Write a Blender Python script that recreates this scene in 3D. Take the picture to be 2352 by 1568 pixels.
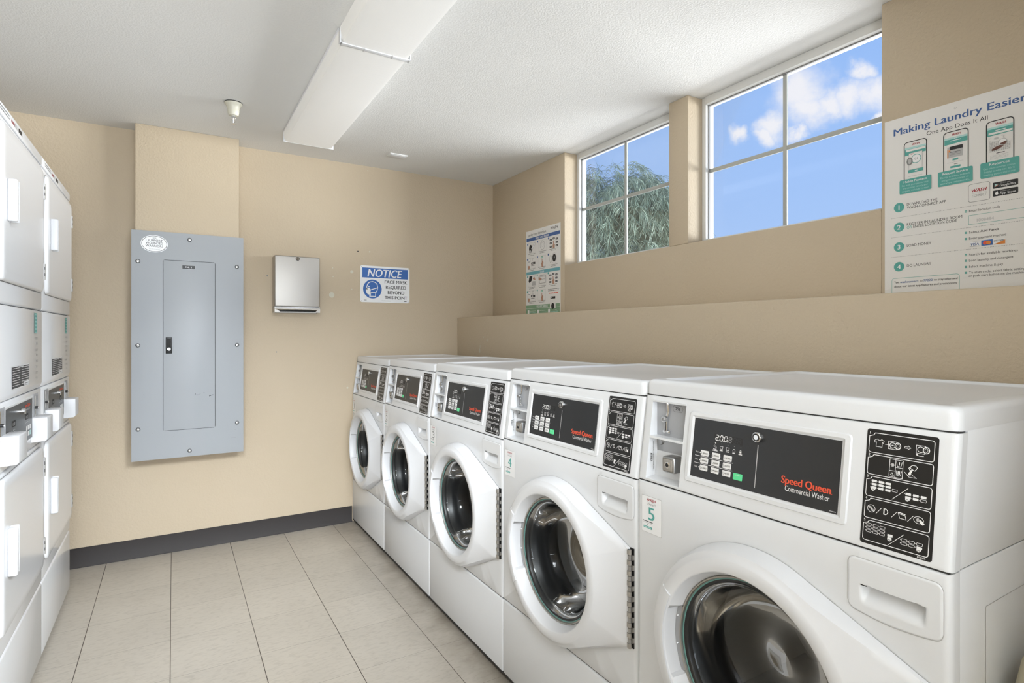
import bpy, bmesh, math, random
from mathutils import Vector, Matrix
random.seed(7)
for o in list(bpy.data.objects): bpy.data.objects.remove(o)
SC = bpy.context.scene
COL = SC.collection
PI = math.pi

# ------------------------------------------------------------------ camera
F_PX, HOR = 1299.0, 767.5
TH = math.atan(778 / F_PX)
CAMH = 1.2585
cam = bpy.data.cameras.new('camera'); cam.sensor_fit = 'HORIZONTAL'; cam.sensor_width = 36
cam.lens = 36 * F_PX / 2352
cam.shift_y = (HOR - 784) / 2352
cam.clip_start = 0.02; cam.clip_end = 500
camo = bpy.data.objects.new('camera', cam); COL.objects.link(camo)
camo.location = (0, 0, CAMH); camo.rotation_euler = (PI / 2, 0, -TH)
SC.camera = camo
SC.view_settings.view_transform = 'Standard'; SC.view_settings.look = 'None'
SC.view_settings.gamma = 1; SC.view_settings.use_curve_mapping = False
SC.view_settings.exposure = 0.0

def px_dir(px, py):
    a = (px - 1176) / F_PX; c, s = math.cos(TH), math.sin(TH)
    return Vector((a * c + s, -a * s + c, -(py - HOR) / F_PX)).normalized()

# ------------------------------------------------------------------ world: blue sky with a few clouds
W = bpy.data.worlds.new('sky'); SC.world = W; W.use_nodes = True
nt = W.node_tree; nt.nodes.clear()
def N(t, kind, **kw):
    n = t.nodes.new(kind)
    for k, v in kw.items():
        if k.startswith('i_'): n.inputs[int(k[2:])].default_value = v
        else: setattr(n, k, v)
    return n
tc = N(nt, 'ShaderNodeTexCoord')
nrm = N(nt, 'ShaderNodeVectorMath', operation='NORMALIZE'); nt.links.new(tc.outputs['Generated'], nrm.inputs[0])
noi = N(nt, 'ShaderNodeTexNoise'); noi.inputs['Scale'].default_value = 17; noi.inputs['Detail'].default_value = 7; noi.inputs['Roughness'].default_value = .6
nt.links.new(nrm.outputs[0], noi.inputs['Vector'])
sub = N(nt, 'ShaderNodeVectorMath', operation='SUBTRACT'); sub.inputs[1].default_value = (.5, .5, .5)
nt.links.new(noi.outputs['Color'], sub.inputs[0])
scl = N(nt, 'ShaderNodeVectorMath', operation='SCALE'); scl.inputs['Scale'].default_value = .07
nt.links.new(sub.outputs[0], scl.inputs[0])
add = N(nt, 'ShaderNodeVectorMath', operation='ADD'); nt.links.new(nrm.outputs[0], add.inputs[0]); nt.links.new(scl.outputs[0], add.inputs[1])
prev = None
for (px, py, r) in [(1838, 205, 62), (1850, 245, 46), (1785, 285, 38), (1765, 312, 26), (1900, 238, 38), (1950, 232, 38), (2000, 225, 44), (2060, 222, 56),
                    (1705, 300, 26), (1972, 165, 27), (1835, 303, 20), (2130, 190, 60), (2020, 284, 14)]:
    d = px_dir(px, py)
    dist = N(nt, 'ShaderNodeVectorMath', operation='DISTANCE'); dist.inputs[1].default_value = d
    nt.links.new(add.outputs[0], dist.inputs[0])
    mr = N(nt, 'ShaderNodeMapRange'); mr.interpolation_type = 'SMOOTHSTEP'
    rad = r / F_PX * 1.0
    mr.inputs['From Min'].default_value = rad * .2; mr.inputs['From Max'].default_value = rad * 1.12
    mr.inputs['To Min'].default_value = 1; mr.inputs['To Max'].default_value = 0
    nt.links.new(dist.outputs['Value'], mr.inputs['Value'])
    if prev is None: prev = mr.outputs[0]
    else:
        mx = N(nt, 'ShaderNodeMath', operation='MAXIMUM'); nt.links.new(prev, mx.inputs[0]); nt.links.new(mr.outputs[0], mx.inputs[1]); prev = mx.outputs[0]
sep = N(nt, 'ShaderNodeSeparateXYZ'); nt.links.new(nrm.outputs[0], sep.inputs[0])
mrz = N(nt, 'ShaderNodeMapRange'); mrz.inputs['From Min'].default_value = .0; mrz.inputs['From Max'].default_value = .75
nt.links.new(sep.outputs['Z'], mrz.inputs['Value'])
cr = N(nt, 'ShaderNodeMix', data_type='RGBA'); cr.inputs[6].default_value = (.47, .65, .99, 1); cr.inputs[7].default_value = (.21, .44, .96, 1)
nt.links.new(mrz.outputs[0], cr.inputs[0])
cm = N(nt, 'ShaderNodeMix', data_type='RGBA'); cm.inputs[7].default_value = (.93, .92, .98, 1)
nt.links.new(prev, cm.inputs[0]); nt.links.new(cr.outputs[2], cm.inputs[6])
bg = N(nt, 'ShaderNodeBackground'); bg.inputs['Strength'].default_value = 1.0
nt.links.new(cm.outputs[2], bg.inputs['Color'])
wo = N(nt, 'ShaderNodeOutputWorld'); nt.links.new(bg.outputs[0], wo.inputs[0])

# ------------------------------------------------------------------ lights
def area(name, loc, rot, sx, sy, power, col=(1, 1, 1)):
    l = bpy.data.lights.new(name, 'AREA'); l.shape = 'RECTANGLE'; l.size = sx; l.size_y = sy; l.energy = power; l.color = col
    o = bpy.data.objects.new(name, l); COL.objects.link(o); o.location = loc; o.rotation_euler = rot
    return o
# fill light added behind the camera, standing in for daylight
area('entry_fill', (.4, -5.0, 1.1), (PI / 2 + math.radians(12), 0, 0), 2.9, 2.0, 122, (.87, .935, 1))
# added uplight behind the camera, spread by the ceiling as fill
area('ceiling_bounce_fill', (-.2, -1.15, 1.25), (PI + math.radians(-20), 0, 0), 1.3, 1.0, 78, (.87, .935, 1))
# added area light, mimicking daylight bounced off the ground outside the windows
area('ground_bounce_fill', (3.45, 2.0, .95), Vector((-1, 0, .62)).to_track_quat('-Z', 'Y').to_euler(), 3.0, 1.1, 9, (1, .97, .93))
area('yard_fill', (7.0, .3, 1.5), Vector((-1, .18, .09)).to_track_quat('-Z', 'Y').to_euler(), 7.0, 1.6, 1450, (.97, .98, 1))  # low area light added below the sightlines to brighten ceiling and dryers
# two added spots behind the camera, brightening the far aisle and dryers
sl = area('aisle_fill', (.75, -.45, 2.2), Vector((-1.0, 3.2, -1.75)).to_track_quat('-Z', 'Y').to_euler(), .6, .6, 11.5, (.90, .95, 1)); sl.data.spread = math.radians(52)
sl = area('aisle_fill', (-.2, -.45, 2.2), Vector((1.05, 3.7, -2.05)).to_track_quat('-Z', 'Y').to_euler(), .5, .5, 6, (.90, .95, 1)); sl.data.spread = math.radians(42)
sun = bpy.data.lights.new('sun', 'SUN'); sun.energy = 3.2; sun.angle = .02; sun.color = (1, .95, .86)
so = bpy.data.objects.new('sun', sun); COL.objects.link(so)
so.rotation_euler = Vector((1, .75, -1.1)).to_track_quat('-Z', 'Y').to_euler()

# ------------------------------------------------------------------ materials
def mat(name, col, rough=.5, metal=0, spec=.5, bump=None, coat=0, emis=None):
    m = bpy.data.materials.new(name); m.use_nodes = True
    t = m.node_tree; b = t.nodes['Principled BSDF']
    if len(col) == 3: col = (*col, 1)
    b.inputs['Base Color'].default_value = col; b.inputs['Roughness'].default_value = rough
    b.inputs['Metallic'].default_value = metal; b.inputs['Specular IOR Level'].default_value = spec
    b.inputs['Coat Weight'].default_value = coat
    if emis: b.inputs['Emission Color'].default_value = (*emis[:3], 1); b.inputs['Emission Strength'].default_value = emis[3]
    if bump:
        sc, st, det = bump
        tcn = N(t, 'ShaderNodeTexCoord'); nz = N(t, 'ShaderNodeTexNoise'); nz.inputs['Scale'].default_value = sc; nz.inputs['Detail'].default_value = det
        t.links.new(tcn.outputs['Object'], nz.inputs['Vector'])
        bp = N(t, 'ShaderNodeBump'); bp.inputs['Strength'].default_value = st; bp.inputs['Distance'].default_value = .004
        t.links.new(nz.outputs['Fac'], bp.inputs['Height']); t.links.new(bp.outputs[0], b.inputs['Normal'])
    return m
def sr(r, g, b):
    return tuple(((v / 255) / 12.92 if v / 255 <= .04045 else ((v / 255 + .055) / 1.055) ** 2.4) for v in (r, g, b))

def textured_wall(name, c1, c2, sc=55, st=.5, big=1.2, dist=.006):
    m = bpy.data.materials.new(name); m.use_nodes = True; t = m.node_tree; b = t.nodes['Principled BSDF']
    b.inputs['Roughness'].default_value = .62; b.inputs['Specular IOR Level'].default_value = .3
    tcn = N(t, 'ShaderNodeTexCoord')
    n1 = N(t, 'ShaderNodeTexNoise'); n1.inputs['Scale'].default_value = sc; n1.inputs['Detail'].default_value = 3
    n2 = N(t, 'ShaderNodeTexNoise'); n2.inputs['Scale'].default_value = big; n2.inputs['Detail'].default_value = 3
    t.links.new(tcn.outputs['Object'], n1.inputs['Vector']); t.links.new(tcn.outputs['Object'], n2.inputs['Vector'])
    rp = N(t, 'ShaderNodeMapRange'); rp.inputs['From Min'].default_value = .38; rp.inputs['From Max'].default_value = .66
    t.links.new(n1.outputs['Fac'], rp.inputs['Value'])
    bp = N(t, 'ShaderNodeBump'); bp.inputs['Strength'].default_value = st; bp.inputs['Distance'].default_value = dist
    t.links.new(rp.outputs[0], bp.inputs['Height']); t.links.new(bp.outputs[0], b.inputs['Normal'])
    mx = N(t, 'ShaderNodeMix', data_type='RGBA'); mx.inputs[6].default_value = (*c1, 1); mx.inputs[7].default_value = (*c2, 1)
    mr2 = N(t, 'ShaderNodeMapRange'); mr2.inputs['From Min'].default_value = .35; mr2.inputs['From Max'].default_value = .65
    t.links.new(n2.outputs['Fac'], mr2.inputs['Value'])
    t.links.new(mr2.outputs[0], mx.inputs[0]); t.links.new(mx.outputs[2], b.inputs['Base Color'])
    return m
M = {}
M['wall'] = textured_wall('tan_paint', (.585, .490, .362), (.565, .470, .342), sc=95, st=.22, dist=.004)
M['ceil'] = textured_wall('ceiling_paint', (.80, .80, .785), (.785, .785, .77), sc=130, st=.17, dist=.004)
M['white'] = mat('white_enamel', (.755, .77, .79), .24, spec=.5)
M['white2'] = mat('white_plastic', (.74, .75, .77), .35)
M['dryer'] = mat('dryer_enamel', (.87, .88, .90), .2)
M['dark'] = mat('black_film', (.022, .023, .025), .35, bump=None)
M['black'] = mat('black', (.008, .008, .008), .4)
M['gap'] = mat('shadow_gap', (.03, .03, .03), .8)
M['wht'] = mat('white_print', (.85, .85, .85), .5)
M['grey'] = mat('grey_print', (.25, .25, .25), .5)
M['lgrey'] = mat('light_grey_print', (.5, .5, .5), .5)
M['ink'] = mat('black_print', (.02, .02, .022), .5)
M['red'] = mat('orange_red_print', (.80, .10, .045), .5)
M['crimson'] = mat('crimson_print', (.40, .012, .03), .5)
M['teal'] = mat('teal_print', (.10, .40, .36), .45)
M['tealp'] = mat('pale_teal_print', (.45, .72, .70), .45)
M['green'] = mat('green_button', (.12, .75, .33), .4)
M['navy'] = mat('blue_print', (.055, .13, .35), .5)
M['blue'] = mat('sign_blue', (.045, .15, .46), .4)
M['sign'] = mat('sign_white', (.88, .89, .90), .35)
M['poster'] = mat('poster_paper', (.83, .82, .80), .4)
M['sage'] = mat('sage_green_print', (.24, .40, .25), .5)
M['sky'] = mat('steel_blue_print', (.16, .42, .48), .5)
M['skin'] = mat('skin_tone_print', (.50, .28, .20), .5)
M['brown'] = mat('brown_print', (.13, .05, .035), .5)
M['orange'] = mat('orange_print', (.75, .25, .04), .5)
M['steel'] = mat('stainless_steel', (.50, .48, .45), .52, 1, bump=None)
M['chrome'] = mat('chrome', (.75, .75, .75), .12, 1)
M['dsteel'] = mat('dull_steel', (.42, .42, .42), .38, 1)
M['drum'] = mat('drum_steel', (.38, .38, .385), .42, .4)
M['rubber'] = mat('black_rubber', (.015, .015, .016), .35)
M['panel'] = mat('grey_enamel', (.385, .405, .425), .42, spec=.5)
M['cplate'] = mat('coin_plate_grey', (.40, .41, .43), .4)
M['base'] = mat('vinyl_baseboard', (.040, .035, .034), .55, spec=.25, bump=(9, .4, 3))
M['cream'] = mat('cream_plastic', (.62, .60, .50), .35)
M['frame'] = mat('window_frame_white', (.74, .74, .72), .4)
M['munt'] = mat('muntin_grey', (.44, .45, .42), .5)
M['beige'] = mat('beige_plastic', (.50, .44, .30), .5)
M['concrete'] = mat('ground_concrete', (.35, .33, .30), .9)
# drum back with holes
m = M['drumback'] = mat('perforated_drum_back', (.24, .235, .23), .6, .0)
t = m.node_tree; tcn = N(t, 'ShaderNodeTexCoord'); vo = N(t, 'ShaderNodeTexVoronoi'); vo.inputs['Scale'].default_value = 44; vo.inputs['Randomness'].default_value = .25
t.links.new(tcn.outputs['Object'], vo.inputs['Vector'])
ltn = N(t, 'ShaderNodeMath', operation='LESS_THAN'); ltn.inputs[1].default_value = .17; t.links.new(vo.outputs['Distance'], ltn.inputs[0])
mx = N(t, 'ShaderNodeMix', data_type='RGBA'); mx.inputs[6].default_value = (.78, .77, .75, 1); mx.inputs[7].default_value = (.03, .03, .03, 1)
t.links.new(ltn.outputs[0], mx.inputs[0]); t.links.new(mx.outputs[2], t.nodes['Principled BSDF'].inputs['Base Color'])
def glassy(name, tint, ior=1.5, rough=0.0, boost=1.0):
    m = bpy.data.materials.new(name); m.use_nodes = True; t = m.node_tree; t.nodes.clear()
    tr = N(t, 'ShaderNodeBsdfTransparent'); tr.inputs['Color'].default_value = (*tint, 1)
    gl = N(t, 'ShaderNodeBsdfGlossy'); gl.inputs['Roughness'].default_value = rough
    fr = N(t, 'ShaderNodeFresnel'); fr.inputs['IOR'].default_value = ior
    ms = N(t, 'ShaderNodeMixShader'); o = N(t, 'ShaderNodeOutputMaterial')
    mu = N(t, 'ShaderNodeMath', operation='MULTIPLY'); mu.inputs[1].default_value = boost; mu.use_clamp = True
    t.links.new(fr.outputs[0], mu.inputs[0]); t.links.new(mu.outputs[0], ms.inputs[0]); t.links.new(tr.outputs[0], ms.inputs[1]); t.links.new(gl.outputs[0], ms.inputs[2]); t.links.new(ms.outputs[0], o.inputs[0])
    return m
M['pane'] = glassy('window_glass', (.97, .98, .98), boost=.15)
M['bowl'] = glassy('door_glass', (.87, .89, .89), 1.45, .03, .5)
M['rim'] = mat('teal_glass_rim', (.12, .26, .24), .15)
# prismatic lens of the fluorescent light
m = M['lens'] = mat('prismatic_lens', (.80, .80, .785), .35, emis=(1, .985, .95, .15))
t = m.node_tree; tcn = N(t, 'ShaderNodeTexCoord'); wv = N(t, 'ShaderNodeTexWave'); wv.bands_direction = 'X'; wv.inputs['Scale'].default_value = 105
t.links.new(tcn.outputs['Object'], wv.inputs['Vector']); bp = N(t, 'ShaderNodeBump'); bp.inputs['Strength'].default_value = .16; bp.inputs['Distance'].default_value = .001
t.links.new(wv.outputs['Fac'], bp.inputs['Height']); t.links.new(bp.outputs[0], t.nodes['Principled BSDF'].inputs['Normal'])
# vinyl tile floor
def floor_mat():
    m = bpy.data.materials.new('vinyl_tile'); m.use_nodes = True; t = m.node_tree; b = t.nodes['Principled BSDF']
    g = N(t, 'ShaderNodeNewGeometry'); sp = N(t, 'ShaderNodeSeparateXYZ'); t.links.new(g.outputs['Position'], sp.inputs[0])
    T = .3048
    def math_(op, a, bb=None, clamp=False):
        n = N(t, 'ShaderNodeMath', operation=op); n.use_clamp = clamp
        if isinstance(a, float): n.inputs[0].default_value = a
        else: t.links.new(a, n.inputs[0])
        if bb is not None:
            if isinstance(bb, float): n.inputs[1].default_value = bb
            else: t.links.new(bb, n.inputs[1])
        return n.outputs[0]
    ux = math_('DIVIDE', math_('SUBTRACT', sp.outputs[0], -.01), T); uy = math_('DIVIDE', math_('SUBTRACT', sp.outputs[1], 2.72), T)
    ix = math_('FLOOR', ux); iy = math_('FLOOR', uy)
    dx = math_('ABSOLUTE', math_('SUBTRACT', math_('FRACT', math_('ADD', ux, .5)), .5)); dy = math_('ABSOLUTE', math_('SUBTRACT', math_('FRACT', math_('ADD', uy, .5)), .5))
    lx = math_('LESS_THAN', dx, .0045); ly = math_('LESS_THAN', dy, .0028)
    ln = math_('MAXIMUM', math_('MULTIPLY', lx, 1.0), math_('MULTIPLY', ly, .55))
    cb = N(t, 'ShaderNodeCombineXYZ'); t.links.new(ix, cb.inputs[0]); t.links.new(iy, cb.inputs[1])
    wn = N(t, 'ShaderNodeTexWhiteNoise'); wn.noise_dimensions = '2D'; t.links.new(cb.outputs[0], wn.inputs['Vector'])
    mp = N(t, 'ShaderNodeMapping'); mp.inputs['Scale'].default_value = (30, 75, 1); t.links.new(g.outputs['Position'], mp.inputs['Vector'])
    n1 = N(t, 'ShaderNodeTexNoise'); n1.inputs['Scale'].default_value = 1; n1.inputs['Detail'].default_value = 5; n1.inputs['Distortion'].default_value = .8; t.links.new(mp.outputs[0], n1.inputs['Vector'])
    n2 = N(t, 'ShaderNodeTexNoise'); n2.inputs['Scale'].default_value = 3.0; n2.inputs['Detail'].default_value = 4; t.links.new(g.outputs['Position'], n2.inputs['Vector'])
    r1 = N(t, 'ShaderNodeValToRGB'); r1.color_ramp.elements[0].position = .30; r1.color_ramp.elements[0].color = (.445, .405, .345, 1); r1.color_ramp.elements[1].position = .52; r1.color_ramp.elements[1].color = (.515, .472, .405, 1)
    t.links.new(n1.outputs['Fac'], r1.inputs[0])
    hs = N(t, 'ShaderNodeHueSaturation'); t.links.new(r1.outputs[0], hs.inputs['Color'])
    v = math_('ADD', math_('MULTIPLY', wn.outputs['Value'], .07), math_('ADD', math_('MULTIPLY', n2.outputs['Fac'], .22), .86)); t.links.new(v, hs.inputs['Value'])
    mx = N(t, 'ShaderNodeMix', data_type='RGBA'); mx.inputs[7].default_value = (.07, .055, .045, 1); t.links.new(ln, mx.inputs[0]); t.links.new(hs.outputs[0], mx.inputs[6])
    # scuffed dirt along the feet of the washers
    n3 = N(t, 'ShaderNodeTexNoise'); n3.inputs['Scale'].default_value = 9; n3.inputs['Detail'].default_value = 6; t.links.new(g.outputs['Position'], n3.inputs['Vector'])
    mr = N(t, 'ShaderNodeMapRange'); mr.inputs['From Min'].default_value = .78; mr.inputs['From Max'].default_value = 1.06; t.links.new(sp.outputs[0], mr.inputs['Value'])
    dirt = math_('MULTIPLY', mr.outputs[0], math_('MULTIPLY', n3.outputs['Fac'], 1.15), True)
    mx2 = N(t, 'ShaderNodeMix', data_type='RGBA'); mx2.inputs[7].default_value = (.17, .14, .105, 1); t.links.new(dirt, mx2.inputs[0]); t.links.new(mx.outputs[2], mx2.inputs[6])
    t.links.new(mx2.outputs[2], b.inputs['Base Color']); b.inputs['Roughness'].default_value = .33
    b.inputs['Specular IOR Level'].default_value = .4
    return m
M['floor'] = floor_mat()

# ------------------------------------------------------------------ mesh builder
class MB:
    def __init__(s): s.v = []; s.f = []; s.m = []; s.mats = []
    def mi(s, m):
        if m not in s.mats: s.mats.append(m)
        return s.mats.index(m)
    def add(s, vs, fs, m, X=None):
        o = len(s.v); k = s.mi(m)
        for v in vs:
            v = Vector(v); s.v.append(X @ v if X else v)
        for f in fs: s.f.append([i + o for i in f]); s.m.append(k)
    def poly(s, vs, m): s.add(vs, [list(range(len(vs)))], m)
    def box(s, x0, x1, y0, y1, z0, z1, m, bev=0, seg=2, X=None):
        b = bmesh.new()
        vs = [b.verts.new(p) for p in [(x0, y0, z0), (x1, y0, z0), (x1, y1, z0), (x0, y1, z0), (x0, y0, z1), (x1, y0, z1), (x1, y1, z1), (x0, y1, z1)]]
        for f in [(0, 3, 2, 1), (4, 5, 6, 7), (0, 1, 5, 4), (1, 2, 6, 5), (2, 3, 7, 6), (3, 0, 4, 7)]: b.faces.new([vs[i] for i in f])
        if bev: bmesh.ops.bevel(b, geom=b.edges[:], offset=bev, segments=seg, profile=.5, affect='EDGES')
        b.verts.index_update()
        s.add([v.co.copy() for v in b.verts], [[v.index for v in f.verts] for f in b.faces], m, X); b.free()
    def prism(s, pts, a0, a1, axis, m, bev=0):
        # pts: 2D polygon (CCW) in the other two axes
        def P(p, a): return {'x': (a, p[0], p[1]), 'y': (p[0], a, p[1]), 'z': (p[0], p[1], a)}[axis]
        n = len(pts); b = bmesh.new()
        lo = [b.verts.new(P(p, a0)) for p in pts]; hi = [b.verts.new(P(p, a1)) for p in pts]
        b.faces.new(lo[::-1]); b.faces.new(hi)
        for i in range(n): b.faces.new([lo[i], lo[(i + 1) % n], hi[(i + 1) % n], hi[i]])
        bmesh.ops.recalc_face_normals(b, faces=b.faces[:])
        if bev:
            ed = [e for e in b.edges if e.calc_face_angle(0) > .5]
            bmesh.ops.bevel(b, geom=ed, offset=bev, segments=2, profile=.5, affect='EDGES')
        b.verts.index_update()
        s.add([v.co.copy() for v in b.verts], [[v.index for v in f.verts] for f in b.faces], m); b.free()
    def rings(s, rs, m, closed=True, cap0=False, cap1=False, flip=False):
        o = len(s.v); k = s.mi(m); n = len(rs[0])
        for r in rs: s.v += [Vector(p) for p in r]
        for i in range(len(rs) - 1):
            for j in range(n if closed else n - 1):
                a, b2 = o + i * n + j, o + i * n + (j + 1) % n
                f = [a, b2, b2 + n, a + n]
                s.f.append(f[::-1] if flip else f); s.m.append(k)
        if cap0: s.f.append([o + j for j in range(n)][::-1]); s.m.append(k)
        if cap1: s.f.append([o + (len(rs) - 1) * n + j for j in range(n)]); s.m.append(k)
    def lathe(s, prof, c, m, axis='y', n=64, a0=0, a1=2 * PI, cap0=False, cap1=False):
        full = abs(a1 - a0 - 2 * PI) < 1e-6; k = n if full else n + 1
        rs = []
        for (r, h) in prof:
            ring = []
            for j in range(k):
                a = a0 + (a1 - a0) * j / n; ca, sa = r * math.cos(a), r * math.sin(a)
                ring.append({'y': (c[0] + ca, c[1] + h, c[2] + sa), 'z': (c[0] + ca, c[1] + sa, c[2] + h), 'x': (c[0] + h, c[1] + ca, c[2] + sa)}[axis])
            rs.append(ring)
        s.rings(rs, m, closed=full, cap0=cap0, cap1=cap1)
    def tube(s, pts, r, m, n=10, cap=True):
        pts = [Vector(p) for p in pts]; rs = []
        for i, p in enumerate(pts):
            d = (pts[min(i + 1, len(pts) - 1)] - pts[max(i - 1, 0)]).normalized()
            u = d.orthogonal().normalized(); w = d.cross(u); rr = r[i] if isinstance(r, (list, tuple)) else r
            if rs:
                # keep the frame from twisting
                u = (lastu - d * lastu.dot(d)).normalized(); w = d.cross(u)
            lastu = u
            rs.append([p + (u * math.cos(2 * PI * j / n) + w * math.sin(2 * PI * j / n)) * rr for j in range(n)])
        s.rings(rs, m, cap0=cap, cap1=cap)
    def build(s, name, parent=None, sharp=35, recalc=True):
        me = bpy.data.meshes.new(name); me.from_pydata(s.v, [], s.f)
        for m in s.mats: me.materials.append(m)
        me.polygons.foreach_set('material_index', s.m)
        me.polygons.foreach_set('use_smooth', [True] * len(s.f))
        me.update(); me.set_sharp_from_angle(angle=math.radians(sharp))
        if recalc:
            b = bmesh.new(); b.from_mesh(me); bmesh.ops.recalc_face_normals(b, faces=b.faces[:]); b.to_mesh(me); b.free()
        o = bpy.data.objects.new(name, me); COL.objects.link(o)
        if parent: o.parent = parent
        return o

_tc = {}
def text_mesh(s, bold=0.0, shear=0.0):
    k = (s, bold, shear)
    if k in _tc: return _tc[k]
    c = bpy.data.curves.new('t', 'FONT'); c.body = s; c.size = 1; c.offset = bold; c.shear = shear; c.resolution_u = 3
    o = bpy.data.objects.new('t', c); COL.objects.link(o)
    bpy.context.view_layer.update()
    me = bpy.data.meshes.new_from_object(o.evaluated_get(bpy.context.evaluated_depsgraph_get()))
    vs = [v.co.copy() for v in me.vertices]; fs = [list(p.vertices) for p in me.polygons]
    bpy.data.objects.remove(o); bpy.data.curves.remove(c); bpy.data.meshes.remove(me)
    xs = [v.x for v in vs] or [0]; 
    _tc[k] = (vs, fs, min(xs), max(xs))
    return _tc[k]

class Canvas:
    """draws flat print on a surface: u to the right, v up"""
    def __init__(s, mb, O, U, V, step=.00025, sc=1.0):
        s.mb = mb; s.O = Vector(O); s.U = Vector(U).normalized() * sc; s.V = Vector(V).normalized() * sc; s.Nn = s.U.cross(s.V).normalized(); s.step = step
    def P(s, u, v, l): return s.O + s.U * u + s.V * v + s.Nn * (l * s.step)
    def poly(s, pts, m, l=1): s.mb.poly([s.P(u, v, l) for u, v in pts], M[m])
    def rect(s, u0, u1, v0, v1, m, l=1): s.poly([(u0, v0), (u1, v0), (u1, v1), (u0, v1)], m, l)
    def rpts(s, u0, u1, v0, v1, r, n=5):
        o = []
        for cu, cv, a in [(u1 - r, v1 - r, 0), (u0 + r, v1 - r, PI / 2), (u0 + r, v0 + r, PI), (u1 - r, v0 + r, 1.5 * PI)]:
            for i in range(n + 1): t_ = a + PI / 2 * i / n; o.append((cu + r * math.cos(t_), cv + r * math.sin(t_)))
        return o
    def rrect(s, u0, u1, v0, v1, r, m, l=1): s.poly(s.rpts(u0, u1, v0, v1, r), m, l)
    def epts(s, cu, cv, ru, rv, n=32, a0=0, a1=2 * PI): 
        k = n if abs(a1 - a0 - 2 * PI) < 1e-6 else n + 1
        return [(cu + ru * math.cos(a0 + (a1 - a0) * i / n), cv + rv * math.sin(a0 + (a1 - a0) * i / n)) for i in range(k)]
    def disc(s, cu, cv, ru, m, l=1, rv=None, n=32): s.poly(s.epts(cu, cv, ru, rv or ru, n), m, l)
    def stroke(s, pts, w, m, l=1, closed=False):
        n = len(pts); pts = [Vector((p[0], p[1])) for p in pts]; L = []; R = []
        for i in range(n):
            if closed: a, b = pts[i - 1], pts[(i + 1) % n]; p = pts[i]
            else: a, b, p = pts[max(i - 1, 0)], pts[min(i + 1, n - 1)], pts[i]
            d1 = (p - a); d2 = (b - p)
            if d1.length < 1e-9: d1 = d2
            if d2.length < 1e-9: d2 = d1
            d1.normalize(); d2.normalize(); n1 = Vector((-d1.y, d1.x)); n2 = Vector((-d2.y, d2.x)); q = (n1 + n2)
            if q.length < 1e-6: q = n1.copy()
            q.normalize(); k = 1 / max(.5, q.dot(n1)); L.append(p + q * w / 2 * k); R.append(p - q * w / 2 * k)
        vs = [s.P(p.x, p.y, l) for p in L] + [s.P(p.x, p.y, l) for p in R]
        fs = [[i, n + i, n + (i + 1) % n, (i + 1) % n] for i in range(n if closed else n - 1)]
        s.mb.add(vs, fs, M[m])
    def ring(s, cu, cv, r, w, m, l=1, rv=None, n=28): s.stroke(s.epts(cu, cv, r, rv or r, n), w, m, l, True)
    def rline(s, u0, u1, v0, v1, r, w, m, l=1): s.stroke(s.rpts(u0, u1, v0, v1, r), w, m, l, True)
    def text(s, str_, u, v, size, m, l=1, align='L', width=None, bold=.0, shear=0.0):
        heavy = bold * 1.6; vs, fs, x0, x1 = text_mesh(str_, 0, shear)
        kx = size
        if width: kx = width / max(1e-6, x1 - x0)
        w = (x1 - x0) * kx; off = {'L': 0, 'C': -w / 2, 'R': -w}[align]
        for kk, dx in enumerate((0,) if not heavy else (-heavy * size * .5, 0, heavy * size * .5)):
            s.mb.add([s.P(u + off + dx + (p.x - x0) * kx, v + p.y * size, l + kk * .25) for p in vs], fs, M[m])
    def lines(s, u0, u1, v, n, dv, w, m, l=1):
        # unreadable small print: rows of short dashes
        for i in range(n):
            x = u0
            while x < u1 - w:
                L_ = random.uniform(2, 6) * w * 1.1; s.rect(x, min(x + L_, u1), v - i * dv, v - i * dv + w, m, l); x += L_ + w * .9

def empty(name, loc, label, cat, rz=0, group=None):
    o = bpy.data.objects.new(name, None); COL.objects.link(o); o.location = loc; o.rotation_euler = (0, 0, rz); o.empty_display_size = .1
    o['label'] = label; o['category'] = cat
    if group: o['group'] = group
    return o
def struct(o): o['kind'] = 'structure'; return o
def tag(o, label, cat, group=None):
    o['label'] = label; o['category'] = cat
    if group: o['group'] = group
    return o

# ------------------------------------------------------------------ room
YB, HC, XW, XL, XR = 3.825, 2.407, 2.118, 1.815, 2.215
YN, XLW = -5.1, -1.25
b = MB(); b.box(XLW - .2, XW + .3, YN - .2, YB + .2, -.12, 0, M['floor']); struct(b.build('floor'))
b = MB(); b.box(XLW - .2, XW + .16, YN - .2, YB + .2, HC, HC + .15, M['ceil']); struct(b.build('ceiling'))
wb = MB(); wb.box(XLW - .2, XW + .3, YB, YB + .2, 0, HC, M['wall']); wall_back = struct(wb.build('wall_back'))
b = MB(); b.box(XLW - .15, XLW, YN, YB, 0, HC, M['wall']); struct(b.build('wall_left'))
# near wall with a wide opening that frames the added fill light
b = MB(); b.box(XLW, -1.1, YN - .12, YN, 0, HC, M['wall']); b.box(1.9, XW + .19, YN - .12, YN, 0, HC, M['wall']); b.box(-1.1, 1.9, YN - .12, YN, 2.2, HC, M['wall'])
struct(b.build('wall_entry'))
# unseen wall stub, added to shade the side of the nearest washer
b = MB(); b.box(.95, XL, -.22, -.08, 0, HC, M['wall']); b.box(XL, XW, -.22, -.08, 1.3812, HC, M['wall']); struct(b.build('wall_shade_stub'))
# boxed-out chase above and behind the breaker panel
b = MB(); b.box(-.178, .332, 3.685, YB, .60, HC, M['wall'], .004); struct(b.build('wall_chase'))
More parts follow.
